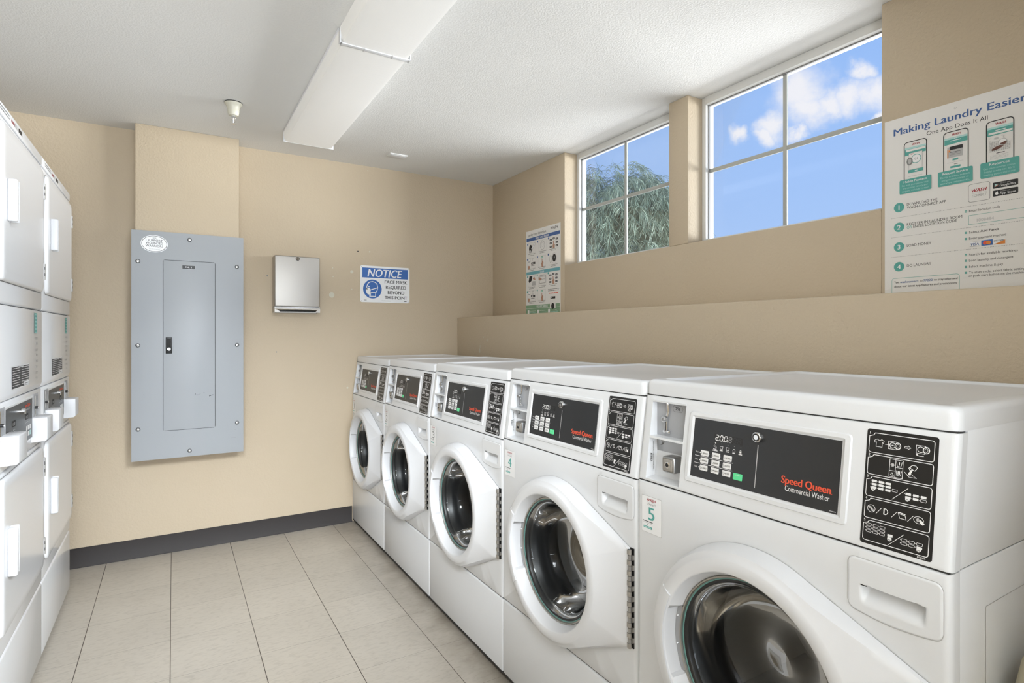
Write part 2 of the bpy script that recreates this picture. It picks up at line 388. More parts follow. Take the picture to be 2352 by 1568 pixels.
# window wall: openings reach up to the ceiling
WIN = [(1.03, 1.894), (2.016, 2.89)]; ZS = 1.695
b = MB()
b.box(XW, XW + .16, YN, 1.03, 0, HC, M['wall'], .003); b.box(XW, XW + .16, 1.894, 2.016, ZS, HC, M['wall'], .004)
b.box(XW, XW + .16, 2.89, YB, 0, HC, M['wall'], .003); b.box(XW, XW + .16, 1.03, 2.89, 0, ZS, M['wall'], .003)
struct(b.build('wall_right'))
b = MB(); b.box(XL, XW, YN, YB, 0, 1.381, M['wall'], .006, 3); struct(b.build('wall_ledge'))
for i, (y0, y1) in enumerate(WIN):
    b = MB(); fw = .024
    x0, x1 = XR, XR + .058
    b.box(x0, x1, y0, y0 + fw, ZS, HC, M['frame'], .003); b.box(x0, x1, y1 - fw, y1, ZS, HC, M['frame'], .003)
    b.box(x0 - .006, x1, y0 + fw, y1 - fw, HC - .036, HC, M['frame'], .003); b.box(x0, x1, y0 + fw, y1 - fw, ZS, ZS + fw, M['frame'], .003)
    # inner dark glazing bead
    for (ya, yb_, za, zb) in [(y0 + fw, y1 - fw, HC - .041, HC - .036), (y1 - fw - .004, y1 - fw, ZS + fw, HC - .036), (y0 + fw, y0 + fw + .004, ZS + fw, HC - .036)]:
        b.box(x0 + .018, x0 + .028, ya, yb_, za, zb, M['grey'])
    wo_ = struct(b.build('window_%d' % (i + 1)))
    ym = (y0 + y1) / 2 + .011
    b = MB(); b.box(x0 + .024, x0 + .034, ym - .009, ym + .009, ZS + fw, HC - .036, M['munt'], .002); b.box(x0 + .024, x0 + .034, y0 + fw, ym - .0088, 2.043, 2.062, M['munt'], .002); b.box(x0 + .024, x0 + .034, ym + .0088, y1 - fw, 2.043, 2.062, M['munt'], .002)
    b.build('muntin', wo_)
    b = MB(); b.box(x0 + .0265, x0 + .0315, y0 + fw, y1 - fw, ZS + fw, HC - .036, M['pane']); b.build('pane', wo_)
# vinyl cove base
b = MB(); b.prism([(YB - .005, .104), (YB - .007, .02), (YB - .018, .001), (YB, .001), (YB, .104)][::-1], XLW, 1.032, 'x', M['base'])
b.box(-.3935, -.3925, YB - .0075, YB - .004, .018, .1045, M['gap'])
struct(b.build('baseboard_back'))
# filler spots and chips in the back wall paint
def on_back(px, py, Y=YB):
    d = px_dir(px, py); t_ = Y / d.y; return d.x * t_, CAMH + d.z * t_
def on_x(px, py, X):
    d = px_dir(px, py); t_ = X / d.x; return d.y * t_, CAMH + d.z * t_
for (px, py, r, mm) in [(762, 677, 6, 'cream'), (808, 624, 3.5, 'cream'), (849, 578, 1.8, 'cream'), (822, 577, 1.5, 'ink'), (836, 592, 1.2, 'cream'), (808, 664, 1.2, 'cream'), (614, 633, 1.5, 'grey'),
                        (764, 615, 1.3, 'cream'), (765, 635, 1.2, 'cream'), (798, 890, 2.2, 'cream'), (635, 808, 1.3, 'grey'), (845, 392, 1.4, 'cream')]:
    x, z = on_back(px, py); b = MB(); cv = Canvas(b, (x, YB, z), (1, 0, 0), (0, 0, 1), .0006)
    cv.disc(0, 0, r * .0030, mm, 1, rv=r * .0031, n=14); b.build('paint_spot', wall_back)
lw = bpy.data.objects['wall_ledge']
for (px, py, ru, rv) in [(1080, 777, 1, 1.2), (1111, 774, 1.2, 2), (1119, 781, 1.8, 3.5), (1103, 795, 1.2, 4), (1102, 805, 1.8, 6)]:
    y, z = on_x(px, py, XL); b = MB(); cv = Canvas(b, (XL, y, z), (0, -1, 0), (0, 0, 1), .0006)
    cv.disc(0, 0, ru * .004, 'cream', 1, rv=rv * .0028, n=12); b.build('paint_spot', lw)
# ground outside
b = MB(); b.box(XW + .3, 60, -40, 60, -.3, -.2, M['concrete']); struct(b.build('ground'))

# ------------------------------------------------------------------ tree outside window 1
leafm = bpy.data.materials.new('willow_leaf'); leafm.use_nodes = True
t = leafm.node_tree; bs = t.nodes['Principled BSDF']; bs.inputs['Roughness'].default_value = .5
g = N(t, 'ShaderNodeNewGeometry'); rp = N(t, 'ShaderNodeValToRGB'); rp.color_ramp.elements[0].color = (.05, .09, .07, 1); rp.color_ramp.elements[1].color = (.25, .33, .26, 1)
t.links.new(g.outputs['Random Per Island'], rp.inputs[0]); t.links.new(rp.outputs[0], bs.inputs['Base Color'])
bark = mat('bark', (.12, .09, .07), .9, bump=(20, .8, 4))
TX, TY = 5.55, 6.35
tree = empty('willow_tree', (TX, TY, -.2), 'drooping grey-green willow-like tree outside the far window', 'tree')
b = MB(); b.tube([(0, 0, 0), (.05, 0, 1.0), (0, .05, 1.9), (-.05, 0, 2.9), (0, 0, 3.6)], [.13, .10, .085, .05, .02], bark)
for k in range(9):
    a = k * 2.4; h = 1.3 + k * .22; b.tube([(0, 0, h), (.4 * math.cos(a), .4 * math.sin(a), h + .35), (.8 * math.cos(a), .8 * math.sin(a), h + .45)], [.035, .022, .008], bark, 7)
b.build('trunk', tree)
b = MB(); rnd = random.Random(3)
def leaf(p, d, L_, w):
    d = d.normalized(); s_ = d.cross(Vector((rnd.uniform(-1, 1), rnd.uniform(-1, 1), .3))).normalized() * w
    p1 = p + d * L_ * .45; d2 = (d + Vector((0, 0, -.7))).normalized(); p2 = p1 + d2 * L_ * .55
    o = len(b.v); b.v += [p, p1 - s_, p1 + s_, p2]; k = b.mi(leafm)
    b.f += [[o, o + 1, o + 2], [o + 1, o + 3, o + 2]]; b.m += [k, k]
tops = []
for i in range(1200):
    # crown: two lobes, tops of drooping twigs spread over the surface and inside
    a = rnd.uniform(0, 2 * PI); el = rnd.uniform(-.5, 1.0); rr = rnd.uniform(.55, 1.0)
    lobe = rnd.choice([0, 1, 2, 3])
    cx_, cy_, cz_, R_ = [(-.04, .02, 3.10, .72), (.40, -.22, 2.98, .52), (.0, .0, 2.45, .85), (.1, -.05, 2.05, .8)][lobe]
    ce = math.sqrt(max(0, 1 - el * el)); p = Vector((cx_ + math.cos(a) * ce * R_ * rr, cy_ + math.sin(a) * ce * R_ * rr, cz_ + el * R_ * rr * 1.02))
    out = Vector((math.cos(a), math.sin(a), 0)); d = (out * .4 + Vector((0, 0, .8))).normalized(); q = p.copy()
    for s_ in range(13):
        d = (d + Vector((rnd.uniform(-.06, .06), rnd.uniform(-.06, .06), -.21))).normalized(); q2 = q + d * .042
        for k in range(4):
            ld = (d * .6 + Vector((rnd.uniform(-1, 1), rnd.uniform(-1, 1), rnd.uniform(-.9, .1))) * .75)
            leaf(q.lerp(q2, rnd.random()), ld, rnd.uniform(.13, .24), .0036)
        q = q2
b.build('foliage', tree, recalc=False)

# ------------------------------------------------------------------ ceiling things
def light_fixture():
    e = empty('fluorescent_light', (.67, 2.14, HC), 'long white wraparound ceiling light with ribbed lens', 'ceiling light')
    prof = [(-.136, -.002), (-.136, -.012), (-.132, -.046), (-.124, -.057), (-.105, -.060), (.11, -.060), (.126, -.057), (.134, -.046), (.140, -.012), (.140, -.002)]
    def seg(y0, y1):
        b = MB(); b.rings([[(x, y, z) for x, z in prof] for y in (y0, y1)], M['lens'], cap0=True, cap1=True)
        return b.build('lens', e)
    seg(.012, 1.262); seg(-1.26, -.004)
    b = MB()
    b.box(-.132, .137, -.006, .014, -.0635, -.058, M['white2'], .002); b.box(-.138, -.133, -.006, .014, -.060, -.004, M['white2'], .001); b.box(.137, .142, -.006, .014, -.060, -.004, M['white2'], .001)
    for x in (-.130, -.045, .065, .135): b.box(x - .002, x + .002, -.007, .015, -.0645, -.0575, M['lgrey'])
    b.build('joint_clip', e)
    b = MB(); b.box(-.137, .141, 1.260, 1.266, -.061, -.0, M['white2'], .002); b.build('end_cap', e)
    b = MB(); b.box(.137, .146, .016, 1.258, -.010, -.0, M['white2'], .001); b.box(.137, .146, -1.26, -.008, -.010, 0, M['white2'], .001); b.box(-.140, -.135, .016, 1.258, -.008, 0, M['white2'], .001); b.build('housing_rail', e)
    return e
light_fixture()
# fire sprinkler
e = empty('fire_sprinkler', (.256, 3.12, HC), 'cream bell-shaped fire sprinkler hanging from the ceiling', 'sprinkler')
b = MB(); b.lathe([(.0, -.0005), (.041, -.0005), (.041, -.003)], (0, 0, 0), M['black'], 'z', 40)
b.lathe([(.041, -.004), (.0405, -.007), (.033, -.016), (.0275, -.030), (.0265, -.044), (.025, -.056), (.021, -.064), (.010, -.066), (.0, -.066)], (0, 0, 0), M['cream'], 'z', 40); b.build('escutcheon', e)
b = MB(); b.lathe([(.0, -.066), (.010, -.066), (.010, -.076), (.006, -.078), (0, -.078)], (0, 0, 0), M['chrome'], 'z', 20)
b.tube([(-.009, 0, -.076), (-.011, 0, -.088), (-.002, 0, -.100)], .0018, M['chrome'], 6); b.tube([(.009, 0, -.076), (.011, 0, -.088), (.002, 0, -.100)], .0018, M['chrome'], 6); b.tube([(0, 0, -.076), (0, 0, -.103)], .0026, M['wht'], 8)
for k in range(8):
    a = k * PI / 4; b.box(.002, .014, -.0018, .0018, -.105, -.1035, M['chrome'], X=Matrix.Rotation(a, 4, 'Z'))
b.build('sprinkler_head', e)
b = MB(); b.box(-.058, .058, -.04, .04, -.006, 0, M['ceil'], .001); b.box(-.048, .050, -.03, .03, -.008, -.006, M['white2'], .001)
o = b.build('ceiling_plate'); o.location = (1.235, 3.50, HC); tag(o, 'small flat white rectangular cover plate on the ceiling', 'cover plate')

# ------------------------------------------------------------------ breaker panel
PY = 3.672
e = empty('breaker_panel', (.08, PY, .57), 'grey metal breaker panel with narrow door and eight screws', 'electrical panel')
def loc(x, z): return x - .08, z - .57
b = MB(); x0, z0 = loc(-.195, .57); x1, z1 = loc(.355, 1.825)
b.box(x0, x1, 0, .004, z0, z1, M['panel'], .0012); b.box(x0 + .02, x1 - .024, .004, .012, z0 + .031, z1 - .02, M['panel'])
cv = Canvas(b, (0, 0, 0), (1, 0, 0), (0, 0, 1)); rs = random.Random(5)
xa, za = loc(-.047, .725); xb, zb = loc(.206, 1.669)
cv.poly(cv.rpts(xa - .0022, xb + .0022, za - .0022, zb + .0022, .010), 'gap', 1)
for (x, z, w, h) in [(.094, .911, .02, .002), (.24, .862, .002, .003), (.342, .864, .006, .0015), (-.098, .716, .005, .002), (-.05, .70, .004, .002), (.0, .69, .004, .001), (.31, .70, .004, .002), (.326, .63, .0012, .02), (.30, .655, .03, .0008), (.25, .96, .004, .001), (-.14, .93, .006, .001)]:
    x, z = loc(x, z); cv.poly([(x + w * (rs.random() - .5), z + h * (rs.random() - .5)) for _ in range(1)] + [(x + w / 2, z - h / 3), (x + w / 2, z + h / 2), (x - w / 2, z + h / 3)], 'grey', 1)
b.build('panel_cover', e)
b = MB(); b.box(xa, xb, -.0035, .0, za, zb, M['panel'], .0016)
cv = Canvas(b, (0, -.0035, 0), (1, 0, 0), (0, 0, 1))
for (x, z, w, h) in [(.115, .915, .035, .0015), (.107, .92, .006, .004), (.13, .919, .008, .001), (.182, .908, .012, .006), (.193, .911, .012, .003), (.178, .906, .003, .008), (.15, .925, .006, .003)]:
    x, z = loc(x, z); cv.poly([(x - w / 2, z - h * .2), (x - w * .1, z - h / 2), (x + w / 2, z + h * .1), (x + w * .2, z + h / 2), (x - w * .3, z + h * .2)], 'gap', 1)
door = b.build('panel_door', e)
b = MB(); x0, z0 = loc(-.036, 1.152); x1, z1 = loc(-.005, 1.242); b.box(x0, x1, -.008, -.0035, z0, z1, M['black'], .002); b.box(x0 + .006, x1 - .006, -.0095, -.008, z0 + .035, z1 - .008, M['gap'], .001)
b.lathe([(0, -.013), (.007, -.013), (.009, -.011), (.010, -.008)], ((x0 + x1) / 2, 0, z0 + .025), M['chrome'], 'y', 24); b.box((x0 + x1) / 2 - .001, (x0 + x1) / 2 + .001, -.0135, -.012, z0 + .021, z0 + .029, M['black'])
b.build('door_latch', door)
b = MB(); x0, z0 = loc(.043, 1.6255); x1, z1 = loc(.105, 1.6455); b.box(x0 - .001, x1 + .001, -.0045, -.0035, z0 - .001, z1 + .001, M['wht']); b.box(x0, x1, -.005, -.0045, z0, z1, M['black'])
cv = Canvas(b, (0, -.005, 0), (1, 0, 0), (0, 0, 1)); cv.text('PNL  1', (x0 + x1) / 2, z0 + .006, .012, 'wht', 1, 'C', bold=.02); b.build('name_plate', door)
for (x, z) in [(.079, 1.791), (-.165, 1.655), (.320, 1.653), (-.165, 1.198), (.321, 1.196), (-.164, .742), (.321, .741), (.079, .602)]:
    x, z = loc(x, z); b = MB(); b.lathe([(.0, -.006), (.005, -.0055), (.0078, -.003), (.0088, -.0015), (.0095, -.0)], (x, 0, z), M['chrome'], 'y', 20)
    b.lathe([(.0095, -.0006), (.0112, -.0004)], (x, 0, z), M['gap'], 'y', 20)
    b.box(x - .005, x + .005, -.0066, -.0055, z - .0008, z + .0008, M['gap']); b.build('screw', e)
b = MB(); x, z = loc(-.089, 1.755); cv = Canvas(b, (x, 0, z), (1, 0, 0), (0, 0, 1))
cv.disc(0, 0, .0635, 'sign', 2, rv=.047, n=48); cv.ring(0, 0, .0585, .0022, 'ink', 3, rv=.0425, n=48)
cv.text('2020', 0, .0285, .009, 'ink', 3, 'C'); cv.text('I SUPPORT', 0, .0125, .0165, 'ink', 3, 'C', width=.078, bold=.012); cv.text('WOUNDED', 0, -.0025, .0165, 'ink', 3, 'C', width=.080, bold=.012); cv.text('WARRIORS', 0, -.0175, .0165, 'ink', 3, 'C', width=.082, bold=.012)
cv.lines(-.033, .033, -.024, 1, 1, .0008, 'lgrey', 3); cv.lines(-.026, .026, -.030, 1, 1, .0012, 'grey', 3)
o = b.build('oval_sticker', e); o['label'] = 'white oval sticker with black lettering'

# ------------------------------------------------------------------ paper towel dispenser
e = empty('paper_towel_dispenser', (.668, YB, 1.395), 'brushed stainless steel paper towel dispenser on the back wall', 'towel dispenser')
b = MB(); b.box(-.135, .135, -.100, -.0005, .034, .352, M['steel'], .008, 4)
b.box(-.1355, .1355, -.1, -.002, .028, .034, M['dsteel']); b.build('cover', e)
b = MB(); b.prism([(-.098, .030), (-.105, .026), (-.105, .020), (-.098, .016), (-.02, .012), (-.02, .030)], -.134, .134, 'x', M['steel'])
b.box(-.135, -.132, -.104, -.001, .0, .034, M['steel']); b.box(.132, .135, -.104, -.001, 0, .034, M['steel']); b.box(-.13, .13, -.012, -.001, .0, .03, M['dsteel'])
b.box(-.132, .132, -.07, -.012, .006, .010, M['black']); b.prism([(-.132, .0), (-.10, .0), (-.118, .015), (-.132, .018)], -.104, -.101, 'y', M['steel']); b.prism([(.10, .0), (.132, 0), (.132, .018), (.118, .015)], -.104, -.101, 'y', M['steel'])
b.box(-.10, .10, -.104, -.09, -.0, .003, M['steel']); b.build('tray', e)
b = MB(); b.lathe([(0, -.106), (.009, -.106), (.011, -.103), (.0115, -.0995)], (0, 0, .335), M['chrome'], 'y', 24); b.box(-.002, .002, -.1068, -.105, .329, .341, M['black']); b.lathe([(.0095, -.1062), (.0115, -.1035)], (0, 0, .335), M['gap'], 'y', 24); b.build('key_lock', e)

# ------------------------------------------------------------------ notice sign
b = MB(); cv = Canvas(b, (0, 0, 0), (1, 0, 0), (0, 0, 1), .0003, .001)
SW, SH = 352, 250
pts = cv.rpts(0, SW, 0, SH, 14, 6); rr = [[Vector((u * .001, d, v * .001)) for u, v in pts] for d in (0, -.0022)]; b.rings(rr, M['sign'], cap1=True)
cv.O = Vector((0, -.0022, 0))
cv.rect(14, 338, SH - 82, SH - 14, 'blue', 1); cv.text('NOTICE', 174, SH - 74, 76, 'sign', 2, 'C', width=246, bold=.022, shear=.22)
cx_, cy_, R_ = 85, SH - 159, 65
cv.disc(cx_, cy_, R_, 'blue', 1, n=48)
cv.stroke([(cx_ - 38, cy_ - 5), (cx_ - 40, cy_ + 15), (cx_ - 34, cy_ + 34), (cx_ - 20, cy_ + 47), (cx_, cy_ + 51), (cx_ + 20, cy_ + 46), (cx_ + 33, cy_ + 32), (cx_ + 36, cy_ + 12), (cx_ + 33, cy_ - 8), (cx_ + 22, cy_ - 26), (cx_ + 21, cy_ - 42), (cx_ + 22, cy_ - 50), (cx_ - 20, cy_ - 50), (cx_ - 20, cy_ - 38)], 5, 'sign', 2)
cv.poly([(cx_ - 42, cy_ + 6), (cx_ - 20, cy_ + 8), (cx_ - 12, cy_ - 6), (cx_ - 18, cy_ - 38), (cx_ - 32, cy_ - 38), (cx_ - 45, cy_ - 22), (cx_ - 47, cy_ - 8)], 'sign', 2)
cv.stroke([(cx_ - 18, cy_ - 8), (cx_ + 10, cy_ + 2), (cx_ + 36, cy_ + 10)], 5, 'sign', 3); cv.stroke([(cx_ - 20, cy_ - 30), (cx_ - 8, cy_ - 22), (cx_ + 22, cy_ - 24)], 5, 'sign', 3); cv.stroke([(cx_ - 14, cy_ - 46), (cx_ - 12, cy_ - 22)], 4, 'sign', 3)
cv.disc(cx_ - 25, cy_ + 16, 4, 'sign', 3, n=12)
for i, (s_, w_) in enumerate([('FACE MASK', 163), ('REQUIRED', 146), ('BEYOND', 120), ('THIS POINT', 163)]): cv.text(s_, 253, SH - 117 - i * 36.2, 32, 'ink', 1, 'C', width=w_, bold=.018)
cv.rect(150, 212, 11, 13.5, 'grey', 1); cv.rect(26, 44, 12, 16, 'grey', 1); cv.rect(312, 330, 10, 14, 'ink', 1)
for (u, v) in [(9, 9), (343, 9), (9, 241), (343, 241)]: cv.disc(u, v, 2.5, 'lgrey', 1, n=10)
o = b.build('notice_sign'); o.location = (1.088, YB - .0008, 1.478); tag(o, 'blue and white face mask notice sign on the back wall', 'sign')

# ------------------------------------------------------------------ big poster on the right wall
def wash_logo(cv, u, v, size, col='crimson', l=2, align='C', width=None): cv.text('WASH', u, v, size, col, l, align, width, bold=.03, shear=.25)
b = MB(); PW, PH = 418, 640
b.box(0, .0018, -.418, 0, 0, .640, M['poster'])   # local: x into the room is negative; flipped below
b = MB(); b.box(-.0018, 0, -.418, 0, -.640, 0, M['poster'])
cv = Canvas(b, (-.0018, 0, 0), (0, -1, 0), (0, 0, 1), .0003, .001)
def v_(y): return -y
cv.text('Making Laundry Easier', 29, -57, 33, 'navy', 1, width=351, bold=.03)
cv.text('One App Does It All', 127, -83, 18.5, 'ink', 1, width=162)
cv.ring(206, -20, 3, .8, 'lgrey', 1, n=14)
def phone(u0, u1, yt, yb, k):
    ph = [(u0, -yb)] + [(u0, -(yt + 10))] + [(u0 + 10 - 10 * math.cos(a * PI / 10), -(yt + 10 - 10 * math.sin(a * PI / 10))) for a in range(1, 5)] + [(u0 + 10, -yt), (u1 - 10, -yt)] + [(u1 - 10 + 10 * math.sin(a * PI / 10), -(yt + 10 - 10 * math.cos(a * PI / 10))) for a in range(1, 5)] + [(u1, -(yt + 10)), (u1, -yb)]
    cv.poly(ph, 'poster', 1)
    c0 = (u0 + u1) / 2
    yb2 = yt + (42 if k != 1 else 38)
    cv.poly([(u0 + 2, -(yt + 18)), (u1 - 2, -(yt + 18)), (u1 - 2, -(yt + 24)), (u0 + 2, -(yt + 24))], 'tealp', 2)
    cv.poly([(u0 + 2, -(yt + 24)), (u1 - 2, -(yt + 24)), (u1 - 2, -yb2), (u0 + 2, -(yb2 + 2))], 'teal', 2)
    cv.stroke(ph, 2.6, 'ink', 3)
    wash_logo(cv, c0 + 2, -(yt + 13), 9, width=24, l=3)
    if k == 0:
        cv.rect(u0 + 5, u1 - 3, -(yt + 32), -(yt + 25), 'poster', 3)
        cv.rect(u0 + 14, u1 - 12, -184, -128, 'lgrey', 3); cv.rect(u0 + 15, u1 - 13, -183, -129, 'poster', 4); cv.rect(u0 + 20, u0 + 28, -133, -131, 'crimson', 5)
        cv.disc(u0 + 36, -150, 15, 'teal', 5); cv.disc(u0 + 36, -150, 13, 'sign', 6); cv.text('01', u0 + 36, -154, 11, 'grey', 7, 'C')
        cv.disc(u0 + 17, -155, 9, 'grey', 7, rv=13); cv.disc(u0 + 17, -155, 5, 'lgrey', 8, rv=9)
        cv.rect(u0 + 12, u1 - 9, -194, -184, 'teal', 4); cv.rect(u0 + 32, u0 + 40, -190, -188, 'sign', 5); cv.rect(u0 + 12, u1 - 12, -206, -205, 'lgrey', 3)
    if k == 1:
        cv.rect(u0 + 10, u1 - 14, -174, -140, 'lgrey', 3); cv.rect(u0 + 10, u0 + 13, -174, -146, 'orange', 4); cv.rect(u0 + 16, u1 - 14, -150, -139, 'ink', 4); cv.rect(u0 + 14, u0 + 18, -156, -150, 'orange', 5)
        for q in range(3): cv.rect(u0 + 16, u1 - 18, -(158 + 4 * q), -(156.8 + 4 * q), 'ink' if q == 0 else 'grey', 4)
        cv.rect(u0 + 24, u1 - 26, -184, -178, 'teal', 3); cv.lines(u0 + 10, u1 - 12, -190, 1, 1, 1, 'lgrey', 3); cv.rect(u0 + 28, u0 + 38, -197, -195, 'grey', 3); cv.rect(u0 + 18, u1 - 20, -207, -201, 'teal', 3)
        cv.stroke([(c0 - 4, -(yt + 24)), (c0 - 1, -(yt + 20)), (c0 + 4, -(yt + 23))], 1, 'sign', 4); cv.rect(c0 - 14, c0 + 14, -(yt + 30), -(yt + 28), 'sign', 4)
    if k == 2:
        cv.rect(u0 + 5, u1 - 3, -(yt + 40), -(yt + 34), 'poster', 3); cv.rect(u0 + 22, u0 + 46, -(yt + 31), -(yt + 29), 'sign', 4)
        cv.rect(u0 + 6, u1 - 8, -185, -142, 'lgrey', 3)
        for q in range(10): cv.rect(u0 + 6, u1 - 8, -(144 + 4.2 * q), -(142.6 + 4.2 * q), 'poster', 4)
        for q in range(12): cv.rect(u0 + 8 + 4.4 * q, u0 + 9.2 + 4.4 * q, -185, -142, 'poster', 4)
        cv.disc(u0 + 24, -148, 18, 'poster', 5, rv=7); cv.disc(u0 + 24, -147, 6, 'lgrey', 6, rv=3)
        cv.poly([(u0 + 12, -178), (u0 + 22, -172), (u0 + 38, -168), (u0 + 42, -172), (u0 + 34, -178), (u0 + 22, -182), (u0 + 14, -182)], 'brown', 5)
        cv.disc(u0 + 54, -150, 10, 'poster', 5, rv=13); cv.disc(u0 + 40, -161, 10.5, 'lgrey', 6, rv=10.5); cv.disc(u0 + 40, -161, 9, 'sign', 7); cv.poly(cv.epts(u0 + 41, -162, 8, 8, 16, PI * 1.1, PI * 2.1), 'brown', 8)
        cv.rect(u0 + 24, u0 + 44, -192, -190, 'ink', 3); cv.lines(u0 + 9, u1 - 12, -197, 4, 3.4, .9, 'lgrey', 3)
phone(61, 127, 90, 214, 0); phone(175, 240, 92, 216, 1); phone(286, 351, 93, 216, 2)
for u0, u1, ti, lines_ in [(47, 141, 'Mobile Payment', ['Pay with your phone, view', 'transaction history and', 'request refunds in-app!']), (159, 252, 'Request Service', ['Easily create, submit', 'and get confirmation of', 'service requests.']), (271, 364, 'Resources', ['Get stain removal advice,', 'helpful laundry tips, fabric', 'washing guides and more!'])]:
    cv.rrect(u0, u1, -260, -213, 4, 'teal', 5); c0 = (u0 + u1) / 2; cv.text(ti, c0, -225, 10.5, 'sign', 6, 'C', bold=.02, width=68 if ti != 'Resources' else 48)
    for i, s_ in enumerate(lines_): cv.text(s_, c0, -235.5 - i * 9.5, 8, 'tealp', 6, 'C', width=78 - 6 * (i == 1))
cv.rrect(240, 295, -326, -270, 7, 'grey', 1); cv.rrect(241.2, 293.8, -324.8, -271.2, 6.2, 'poster', 2); wash_logo(cv, 268, -296, 14, width=38, l=3); cv.rect(249, 287, -300, -299.4, 'lgrey', 3); cv.text('CONNECT', 268, -311, 10, 'grey', 3, 'C', width=37, shear=.2)
for y0, a, s_ in [(278, 'GET IT ON', 'Google Play'), (302, 'Download on the', 'App Store')]:
    cv.rrect(301, 361, -(y0 + 18), -y0, 2.5, 'ink', 1); cv.text(a, 319, -(y0 + 6), 4, 'lgrey', 2, width=24); cv.text(s_, 318, -(y0 + 14), 8.5, 'sign', 2, width=38, bold=.01)
cv.poly([(306, -292), (306, -282), (315, -287)], 'tealp', 2); cv.poly([(306, -292), (311, -287), (315, -287)], 'red', 3); cv.disc(311, -311.5, 4.2, 'sign', 2, n=16); cv.disc(315, -310.5, 1.4, 'ink', 3, n=10); cv.stroke([(311, -307), (312.5, -304.5)], 1.3, 'sign', 3)
for i, (y, l1, w1, l2, w2) in enumerate([(303, 'DOWNLOAD THE', 88, 'WASH-CONNECT APP', 112), (370, 'REGISTER IN LAUNDRY ROOM', 155, 'ENTER LOCATION CODE', 122), (437, 'LOAD MONEY', 71, None, 0), (504, 'DO LAUNDRY', 71, None, 0)]):
    cv.disc(45, -y, 16, 'teal', 1); cv.text(str(i + 1), 45, -y - 8, 22, 'sign', 2, 'C', bold=.03)
    if l2:
        cv.text(l1, 69, -y + 1, 12.5, 'ink', 1, width=w1)
        if i == 1: cv.text('OR', 69, -y - 9, 12.5, 'teal', 1, width=15); cv.text(l2, 88, -y - 9, 12.5, 'ink', 1, width=w2)
        else: cv.text(l2, 69, -y - 10, 12.5, 'ink', 1, width=w2)
    else: cv.text(l1, 69, -y - 3, 12.5, 'ink', 1, width=w1)
for y in (337, 403, 470):
    x = 21
    while x < 396: cv.rect(x, x + 1.7, -y - .7, -y + .7, 'grey', 1); x += 3.8
for y, s_, w_ in [(352, 'Enter location code', 77), (418, 'Select', 26), (437, 'Enter payment method', 91), (487, 'Search for available machines', 118), (505, 'Load laundry and detergent', 108), (524, 'Select machine & pay', 84), (542, 'To start cycle, select fabric setting', 135)]:
    cv.rect(231, 237, -y - 3.3, -y + 3.3, 'teal', 1); cv.rect(231, 237, -y - .5, -y + .3, 'poster', 2); cv.text(s_, 242, -y - 3.5, 10, 'ink', 1, width=w_)
cv.text('Add Funds', 271, -421.5, 10, 'ink', 1, width=45, bold=.03); cv.text('or push start button on the machine', 241, -556, 10, 'ink', 1, width=137)
cv.rline(241, 400, -394, -366, .5, 1, 'teal', 1); cv.text('1008484', 262, -388, 13, 'lgrey', 2, width=42)
cv.rect(244, 270, -464, -448, 'lgrey', 1); cv.rect(244, 270, -462, -449, 'sign', 2); cv.text('VISA', 247, -460, 11, 'navy', 3, width=20, bold=.03, shear=.2)
cv.rect(273, 301, -464, -447, 'blue', 1); cv.disc(283, -455.5, 6, 'red', 2, n=18); cv.disc(291, -455.5, 6, 'orange', 3, n=18); cv.rect(302, 331, -464, -448, 'sign', 1); cv.text('DISCOVER', 304, -455, 6, 'ink', 2, width=24, bold=.02); cv.poly([(303, -464), (331, -464), (331, -452)], 'orange', 2)
cv.rline(23, 217, -640, -543, 8, 1.1, 'teal', 1); cv.text('Text', 30, -560, 10, 'ink', 1, width=15, bold=.01); cv.text('washconnect', 48, -560, 10, 'navy', 1, width=55, bold=.02); cv.text('to', 107, -560, 10, 'ink', 1, width=8); cv.text('77222', 118, -560, 10, 'navy', 1, width=26, bold=.02); cv.text('to stay informed', 148, -560, 10, 'ink', 1, width=64, bold=.01); cv.text('about our latest app features and promotions', 30, -574, 10, 'ink', 1, width=180, bold=.01)
o = b.build('instruction_poster'); o.location = (XW, 1.018, 1.992); tag(o, 'large white laundry app poster on the wall right of the windows', 'poster')
# ledge top is at 1.381: the lower part of each poster is tucked behind the ledge front
# ------------------------------------------------------------------ small poster
b = MB(); b.box(-.0015, 0, -.408, 0, -.588, 0, M['poster']); cv = Canvas(b, (-.0015, 0, 0), (0, -1, 0), (0, 0, 1), .0003, .001)
cv.text('Laundry Room Instructions', 24, -37, 24, 'ink', 1, width=222); cv.lines(24, 260, -43, 1, 1, 1.5, 'lgrey', 1); wash_logo(cv, 340, -30, 26, 'ink', 1, width=82)
cv.rect(6, 404, -72, -50, 'navy', 1); cv.text('FRONT LOAD WASHER', 200, -68, 19, 'sign', 2, 'C', width=160, bold=.03)
cv.rect(4, 402, -304, -283, 'sky', 1); cv.text('DRYER', 200, -301, 19, 'sign', 2, 'C', width=48, bold=.03)
cv.rect(2, 402, -536, -514, 'sage', 1); cv.rect(2, 402, -588, -536, 'sage', 1); cv.rect(2, 402, -538, -536, 'poster', 2); cv.text('REQUEST SERVICE', 200, -532, 19, 'sign', 2, 'C', width=132, bold=.03)
for u in (20, 140, 270): cv.rrect(u, u + 22, -573, -548, 3, 'sign', 2); cv.lines(u + 30, u + 100, -556, 1, 1, 2, 'sign', 2); cv.lines(u + 30, u + 110, -567, 1, 1, 3, 'tealp', 2)
def cap(u, y): cv.lines(u, u + 90, -y, 1, 1, 2.2, 'ink', 1); cv.lines(u + 14, u + 76, -y - 9, 1, 1, 2.2, 'ink', 1)
